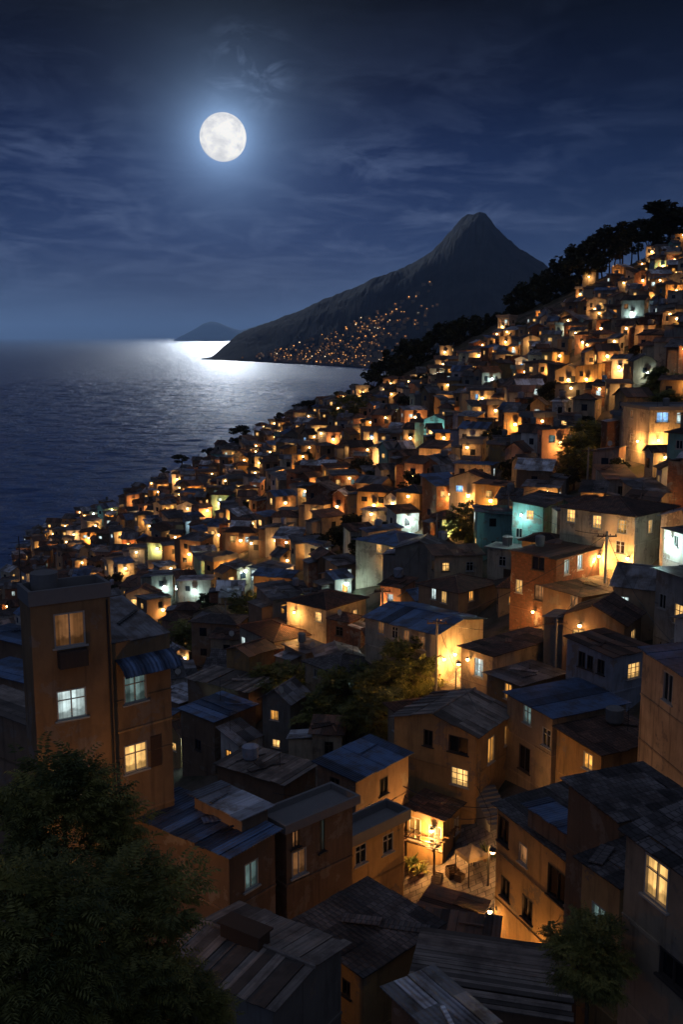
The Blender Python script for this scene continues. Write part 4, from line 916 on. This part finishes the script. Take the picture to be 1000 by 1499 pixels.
pr2 = t.n.new('ShaderNodeBsdfPrincipled'); pr2.inputs['Base Color'].default_value = (.035, .14, .40, 1); pr2.inputs['Roughness'].default_value = .66; pr2.inputs['Specular IOR Level'].default_value = 1.0; t.link(bmp, pr2.inputs['Normal'])
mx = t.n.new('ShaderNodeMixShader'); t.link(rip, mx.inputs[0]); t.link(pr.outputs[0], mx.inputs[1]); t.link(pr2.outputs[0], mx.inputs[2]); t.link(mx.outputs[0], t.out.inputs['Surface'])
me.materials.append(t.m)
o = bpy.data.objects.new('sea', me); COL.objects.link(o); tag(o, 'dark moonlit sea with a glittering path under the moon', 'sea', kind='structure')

def dep(py): return SP-(749.5-py)/F*CP        # downward slope of the view ray per unit Z
def far_land(name, sil, base, thick, label, seed, cat, rough):
    """land whose skyline is sil (photo px) at its own distance; base gives Z of its shore"""
    x0, x1 = sil[0][0], sil[-1][0]; nc = int((x1-x0)/2.0); rows = 34; V = []; Fc = []
    def pt(px, t_):
        Zs = base(px); Zr = Zs+thick*min(1, (px-x0)/60.0+.08); py = lerp_table(sil, px); zr_ = max(2, HC-Zr*dep(py))
        if t_ <= 1: Z = Zs+(Zr-Zs)*t_; s_ = t_**.85*(1+.18*math.sin(t_*math.pi)); k = min(1, s_)
        else: Z = Zr+(t_-1)*max(30, min(thick*1.5, zr_*3.5)); k = max(-.02, 1-(t_-1)*1.1)
        nz = noise.fractal(Vector((px*.022+seed, t_*3.4, seed*1.7)), .9, 2.1, 5)*rough*min(1, t_*3)*(0.25+.75*abs(1-t_)) if t_ < 1.9 else 0
        fine = noise.fractal(Vector((px*.16, t_*22, seed)), 1.0, 2.0, 4)*3.5*min(1, zr_/60)
        z = zr_*k*(1+nz)+fine*min(1, t_*5)*max(0, min(1, k*4))-(.6 if k < .03 and t_ > 1 else 0)
        P = CAM+ray(px, 495)*Z; return Vector((P.x, P.y, max(z if t_ > 0 else -.6, -.6)))
    for j in range(rows):
        t_ = 1.9*j/(rows-1)
        for i in range(nc+1): V.append(pt(x0+(x1-x0)*i/nc, t_))
    n = nc+1
    Fc = [(j*n+i, j*n+i+1, (j+1)*n+i+1, (j+1)*n+i) for j in range(rows-1) for i in range(nc)]
    me = bpy.data.meshes.new(name); me.from_pydata(V, [], Fc)
    t = NT(name+' forest'); a = t.noise(t.pos(), .012, 6, .65); c = t.mix(t.ramp(a, [(.4, 0.0), (.62, 1.0)]), (.035, .042, .048), (.06, .068, .075))
    t.surf(c, .95, t.bump(t.noise(t.pos(), .05, 5), .25, 6), spec=.05); me.materials.append(t.m)
    o = bpy.data.objects.new(name, me); COL.objects.link(o); tag(o, label, cat, kind='structure'); return pt
SILM = [(294, 527.5), (306, 525), (314, 519), (330, 505), (350, 489), (372, 479), (400, 470), (450, 450), (500, 430), (540, 411), (590, 395), (625, 375), (645, 358), (662, 337), (672, 326), (682, 320), (692, 318), (702, 320), (712, 327), (735, 350), (760, 368), (800, 392), (850, 414), (900, 436), (1000, 465), (1060, 480)]
mpt = far_land('mountain', SILM, lambda px: lerp_table([(296, 3860), (420, 3330), (540, 2790), (620, 2650), (1100, 2650)], px), 1400, 'dark cone shaped mountain beyond the bay', 3, 'mountain', .12)
far_land('island', [(254, 498), (270, 490), (285, 482), (298, 474), (310, 470.5), (322, 473), (338, 480), (352, 484), (368, 480), (388, 473), (410, 470), (440, 476), (480, 484)], lambda px: 18500, 1500, 'pale distant island on the horizon under the moon', 8, 'island', .1)
# town on the foot of the mountain: far too many to count
rt_ = random.Random(4); mb = MB(); mi = []
def add_far(P, s, emi):
    k0 = len(mb.f); mb.box(P.x-s, P.x+s, P.y-s, P.y+s, P.z-s, P.z+s*.9); mi.extend([0]*(len(mb.f)-k0))
    if emi is not None:
        k0 = len(mb.f); e = s*emi[1]; mb.box(P.x-e, P.x+e, P.y-s-e*2, P.y-s-.1, P.z+s*.2, P.z+s*.2+2*e); mi.extend([emi[0]]*(len(mb.f)-k0))
cl = [(rt_.uniform(375, 565), rt_.uniform(.03, .30)) for i in range(30)]
for i in range(950):
    q = rt_.random()
    if q < .3: px, tt = rt_.uniform(400, 600), abs(rt_.gauss(.02, .02))
    elif q < .8: c_ = rt_.choice(cl); px, tt = c_[0]+rt_.gauss(0, 15), c_[1]+rt_.gauss(0, .04)
    else: px, tt = rt_.uniform(345, 640), rt_.uniform(.02, .5)
    if px < 345 or px > 640 or tt < .004 or tt > .06+(px-345)/620: continue
    P = mpt(px, tt); add_far(P+Vector((0, 0, 4)), rt_.uniform(3.5, 6.5), (rt_.choices([1, 2, 3], [4, 5, .6])[0], rt_.uniform(.08, .22)) if rt_.random() < .62 else None)
glow_mat('far light orange', (1, .46, .13), 3.0, False); glow_mat('far light dim', (1, .42, .12), 1.0, False); glow_mat('far light pale', (1, .8, .5), 3, False)
me = mb.mesh('far_town', 'tan')
for q in ('far light orange', 'far light dim', 'far light pale'): me.materials.append(MATS[q])
me.polygons.foreach_set('material_index', mi)
o = bpy.data.objects.new('far_town', me); COL.objects.link(o); tag(o, 'tiny lit houses scattered over the foot of the mountain', 'town', kind='stuff')

# ------------------------------------------------------------------ moon, sky, air
MD = ray(326.5, 201.5).normalized()
mb = MB(); m_ = bpy.data.meshes.new('moon')
DM = 60000.0; RM = DM*34.0/F/ray(326.5, 201.5).length*1.0
import bmesh
bm = bmesh.new(); bmesh.ops.create_uvsphere(bm, u_segments=64, v_segments=32, radius=RM*1.0); bm.to_mesh(m_); bm.free()
t = NT('moonlit rock'); ob = t.obj(); a = t.noise(t.mapping(ob, (1/RM,)*3, (3.1, .4, 1.7)), 1.5, 3, .5, .3); b = t.noise(t.mapping(ob, (1/RM,)*3), 6, 6, .7)
e = t.n.new('ShaderNodeEmission'); t.link(t.mix(t.ramp(a, [(.44, 0.0), (.6, 1.0)]), t.mix(b, (.98, .97, .95), (.80, .80, .80)), t.mix(b, (.78, .79, .82), (.52, .54, .58))), e.inputs[0]); e.inputs[1].default_value = 1.25
t.link(e.outputs[0], t.out.inputs['Surface']); m_.materials.append(t.m)
for pl in m_.polygons: pl.use_smooth = True
o = bpy.data.objects.new('moon', m_); COL.objects.link(o); o.location = CAM+MD*DM; tag(o, 'bright full moon in the dark blue sky', 'moon')

EL = math.asin(MD.z); AZ = math.atan2(MD.x, MD.y)
wd = bpy.data.worlds.new('World'); sc.world = wd; wd.use_nodes = True
w = NT.__new__(NT); w.t = wd.node_tree; w.n = w.t.nodes; w.l = w.t.links; w.n.clear(); w.out = w.n.new('ShaderNodeOutputWorld')
gen = w.n.new('ShaderNodeTexCoord').outputs['Generated']
sep = w.n.new('ShaderNodeSeparateXYZ'); w.link(gen, sep.inputs[0]); zc = sep.outputs[2]
dt = w.n.new('ShaderNodeVectorMath'); dt.operation = 'DOT_PRODUCT'; w.link(gen, dt.inputs[0]); dt.inputs[1].default_value = MD
ang = w.math('ARCCOSINE', w.math('MINIMUM', dt.outputs['Value'], .999999))
def srgb(r, g, b): return tuple(((c/255+.055)/1.055)**2.4 if c > 10 else c/255/12.92 for c in (r, g, b))
base = w.ramp(w.math('MULTIPLY', zc, 2.6, True), [(0.0, srgb(80, 100, 142)), (.09, srgb(66, 88, 130)), (.22, srgb(44, 68, 114)), (.40, srgb(26, 48, 92)), (.58, srgb(10, 25, 56)), (.76, srgb(3, 9, 22)), (1.0, srgb(8, 18, 40))])
over = w.math('ADD', w.math('MULTIPLY', w.math('SUBTRACT', zc, .42), 2.0, True), w.math('MULTIPLY', w.math('MULTIPLY', sep.outputs[1], -1.4), 1.0, True), True)  # added fill light: brighter sky overhead and behind the camera, out of view
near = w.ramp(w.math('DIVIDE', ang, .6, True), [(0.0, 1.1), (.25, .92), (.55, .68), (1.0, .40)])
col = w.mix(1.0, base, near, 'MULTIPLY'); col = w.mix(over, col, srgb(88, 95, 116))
# clouds on a flat layer seen in perspective
inv = w.math('DIVIDE', 1.0, w.math('ADD', w.math('MAXIMUM', zc, 0.0), .09))
cx = w.math('MULTIPLY', sep.outputs[0], inv); cy = w.math('MULTIPLY', sep.outputs[1], inv)
cb = w.n.new('ShaderNodeCombineXYZ'); w.link(cx, cb.inputs[0]); w.link(cy, cb.inputs[1])
c1 = w.noise(w.mapping(cb.outputs[0], (1.0, .9, 1), (2.3, 5.2, 0)), 1.9, 9, .64, .6)
c2 = w.noise(w.mapping(gen, (9, 9, 26), (1.2, 3.4, .6)), 1.0, 9, .66, .9)
cm = w.math('ADD', w.math('MULTIPLY', w.ramp(c1, [(.47, 0.0), (.68, 1.0)]), .8), w.math('MULTIPLY', w.ramp(c2, [(.52, 0.0), (.70, 1.0)]), .8), True)
band = w.ramp(zc, [(0.0, .3), (.05, .8), (.11, 1.0), (.165, .75), (.20, .28), (.26, .10), (.4, .0)])
cm = w.math('MULTIPLY', w.math('MULTIPLY', cm, band), w.ramp(w.math('DIVIDE', ang, .3, True), [(0.0, .1), (.2, .25), (.45, .8), (.7, 1.0)]))
WD = ray(366, 106).normalized(); d3 = w.n.new('ShaderNodeVectorMath'); d3.operation = 'DOT_PRODUCT'; w.link(gen, d3.inputs[0]); d3.inputs[1].default_value = WD
a3 = w.math('ARCCOSINE', w.math('MINIMUM', d3.outputs['Value'], .999999)); c3 = w.noise(w.mapping(gen, (26, 26, 44), (.3, .7, .1)), 1.0, 7, .62, .7)
cm = w.math('ADD', cm, w.math('MULTIPLY', w.ramp(w.math('DIVIDE', a3, .05, True), [(0.0, 1.0), (.45, .8), (1.0, 0.0)]), w.math('MULTIPLY', w.ramp(c3, [(.47, 0.0), (.66, 1.0)]), .6)), True)
lit = w.ramp(w.math('DIVIDE', ang, .6, True), [(0.0, srgb(150, 175, 215)), (.25, srgb(105, 125, 165)), (.6, srgb(70, 86, 122)), (1.0, srgb(48, 60, 90))])
col = w.mix(w.math('MULTIPLY', cm, .47), col, lit)
# light scattered close round the moon by the moist air
g1 = w.math('MULTIPLY', w.math('EXPONENT', w.math('MULTIPLY', ang, -24.0)), .50); g2 = w.math('MULTIPLY', w.math('EXPONENT', w.math('MULTIPLY', ang, -60.0)), 1.6)
glow = w.mix(1.0, w.math('ADD', g1, g2), srgb(150, 185, 228), 'MULTIPLY')
col = w.mix(1.0, col, glow, 'ADD')
sky = w.n.new('ShaderNodeTexSky'); sky.sky_type = 'NISHITA'; sky.sun_disc = False; sky.sun_elevation = EL; sky.sun_rotation = AZ
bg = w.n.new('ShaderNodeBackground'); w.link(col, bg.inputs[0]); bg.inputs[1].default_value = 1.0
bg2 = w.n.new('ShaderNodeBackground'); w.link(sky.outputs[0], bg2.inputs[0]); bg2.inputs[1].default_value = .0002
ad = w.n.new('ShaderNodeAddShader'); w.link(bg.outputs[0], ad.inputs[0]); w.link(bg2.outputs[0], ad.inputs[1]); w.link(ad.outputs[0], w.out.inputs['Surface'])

sd = bpy.data.lights.new('moonlight', 'SUN'); sd.energy = 1.6; sd.angle = math.radians(2.2); sd.color = (.80, .89, 1.0)
so = bpy.data.objects.new('moonlight', sd); COL.objects.link(so); so.rotation_euler = (-MD).to_track_quat('-Z', 'Y').to_euler()

HAZE = 7.0e-5
if HAZE:
    mb = MB(); mb.box(-45000, 45000, -45000, 45000, -3.2, 585); t = NT('night air'); pv = t.n.new('ShaderNodeVolumePrincipled')
    pv.inputs['Color'].default_value = (.38, .60, 1, 1); pv.inputs['Density'].default_value = HAZE; pv.inputs['Anisotropy'].default_value = .3
    t.link(pv.outputs[0], t.out.inputs['Volume']); MATS['night air'] = t.m; o = mb.build('haze', 'night air'); tag(o, 'thin bluish night haze over the bay', 'haze', kind='stuff')

# ------------------------------------------------------------------ what the photo cannot show is left out; labels for the rest
from mathutils.bvhtree import BVHTree
bpy.context.view_layer.update()
BV, BP, BO = [], [], []
for o in bpy.data.objects:
    if o.type != 'MESH' or o.name.split('.')[0] in ('sea', 'haze', 'moon', 'crown', 'pane', 'mountain', 'island', 'far_town'): continue
    rt = o
    while rt.parent: rt = rt.parent
    k = len(BV); M = o.matrix_world; BV += [M @ v.co for v in o.data.vertices]
    for p in o.data.polygons: BP.append([k+q for q in p.vertices]); BO.append(rt.name)
BVH = BVHTree.FromPolygons(BV, BP)
def seen(h):
    n = 0; M = h.M; pts = []
    for i in range(4):
        for j in range(4):
            x, y = h.w*(i+.5)/4, h.d*(j+.5)/4; pts.append((x, y, h.zr(x, y)+.3)); 
    for s_ in 'SWE':
        fc = h.fac[s_]
        for i in range(4):
            for q in (.4, 1.3, 2.3, 3.6): pts.append(tuple(fc.p(fc.w*(i+.5)/4, h.he-q, .05)))
    for q in pts:
        P = M @ Vector(q); px, py, Z = project(P)
        if not (0 < px < 1000 and 0 < py < 1499): continue
        d = (P-CAM); L = d.length; loc, nr, ix, ds = BVH.ray_cast(CAM, d/L, L+3)
        if loc is not None and BO[ix] == h.root.name: n += 1
    return n
def kill(h):
    for c in list(h.root.children_recursive): bpy.data.objects.remove(c, do_unlink=True)
    bpy.data.objects.remove(h.root, do_unlink=True)
keep = []
for h in PROC:
    h.seen = seen(h); 
    if h.seen == 0: continue
    keep.append(h)
for h in PROC:
    if h.seen == 0: kill(h)
PROC = keep
print('SEEN', len(PROC))
PROC.sort(key=lambda h: -(h.seen*h.w*h.he/h.Z**2))
LIM = 318-len(HEROES)
def merge(hs):
    V, Fc, U, T, MI, mats = [], [], [], [], [], []; ro = None
    for h in hs:
        for o in h.root.children_recursive:
            if o.type != 'MESH': continue
            k = len(V); M = o.matrix_world; V += [tuple(M @ v.co) for v in o.data.vertices]; mt = o.data.materials[0]
            if mt not in mats: mats.append(mt)
            uvd = o.data.uv_layers[0].data; tn = o.data.attributes['tone'].data; mi_ = mats.index(mt)
            for p in o.data.polygons:
                Fc.append([k+q for q in p.vertices]); U += [tuple(uvd[l].uv) for l in p.loop_indices]; T.append(tn[p.index].value); MI.append(mi_)
    me = bpy.data.meshes.new('distant_houses'); me.from_pydata(V, [], Fc)
    me.uv_layers.new(name='UVMap').data.foreach_set('uv', [c for q in U for c in q]); me.attributes.new('tone', 'FLOAT', 'FACE').data.foreach_set('value', T)
    for q in mats: me.materials.append(q)
    me.polygons.foreach_set('material_index', MI); ro = bpy.data.objects.new('distant_houses', me); COL.objects.link(ro)
    tag(ro, 'mass of the smallest far houses filling the hillside gaps', 'houses', kind='stuff')
    for h in hs:
        for o in h.root.children_recursive:
            if o.type == 'LIGHT': M = o.matrix_world.copy(); o.parent = ro; o.matrix_world = M
    for h in hs:
        for c in list(h.root.children_recursive):
            if c.type == 'MESH': bpy.data.objects.remove(c, do_unlink=True)
        bpy.data.objects.remove(h.root, do_unlink=True)
if len(PROC) > LIM: merge(PROC[LIM:]); PROC = PROC[:LIM]
NUM = {0: 'dark windows', 1: 'one lit window', 2: 'two lit windows', 3: 'three lit windows', 4: 'four lit windows'}
TAKEN = {}
for h in PROC:
    c = h.rect2[0]; h.sx, h.sy, _ = project(Vector((c.x, c.y, h.root.location.z+h.he)))
PROC.sort(key=lambda h: h.Z)
for h in PROC:
    st, wall, rm, kind, lp = h.desc; size = 'small' if h.w*h.d < 28 else ('wide' if h.w > 7.3 else 'low' if st == 1 else 'tall')
    ft = {'w': 'orange wall lamp', 'c': 'cool white lamp'}.get(lp) or ('lit windows' if h.lit else 'dark windows')
    def mk(k):
        n = nearest_hero(h.sx, h.sy, k // 3); rl = rel(h.sx, h.sy, n)
        a = [size+' '+wall+' house', 'with '+ft, RNAME[rm]+' roof']
        if k % 3 == 0: s = '%s, %s, %s the %s' % (a[0], RNAME[rm]+' roof', rl, n.short)
        elif k % 3 == 1: s = '%s %s, %s the %s' % (a[0], a[1], rl, n.short)
        else: s = '%s, %s, %s, %s %s' % (a[0], RNAME[rm]+' roof', ft, rl, n.short)
        return s
    tag(h.root, unique(mk), 'house', 'houses stacked on the hillside')
# ------------------------------------------------------------------ render settings
sc.view_settings.view_transform = 'Standard'; sc.view_settings.look = 'None'; sc.view_settings.exposure = 0; sc.view_settings.gamma = 1
cy = sc.cycles; cy.use_denoising = True; cy.max_bounces = 5; cy.diffuse_bounces = 3; cy.glossy_bounces = 2; cy.transmission_bounces = 2; cy.volume_bounces = 0; cy.transparent_max_bounces = 4
cy.use_light_tree = True; cy.sample_clamp_indirect = 4; cy.sample_clamp_direct = 0; cy.caustics_reflective = False; cy.caustics_refractive = False
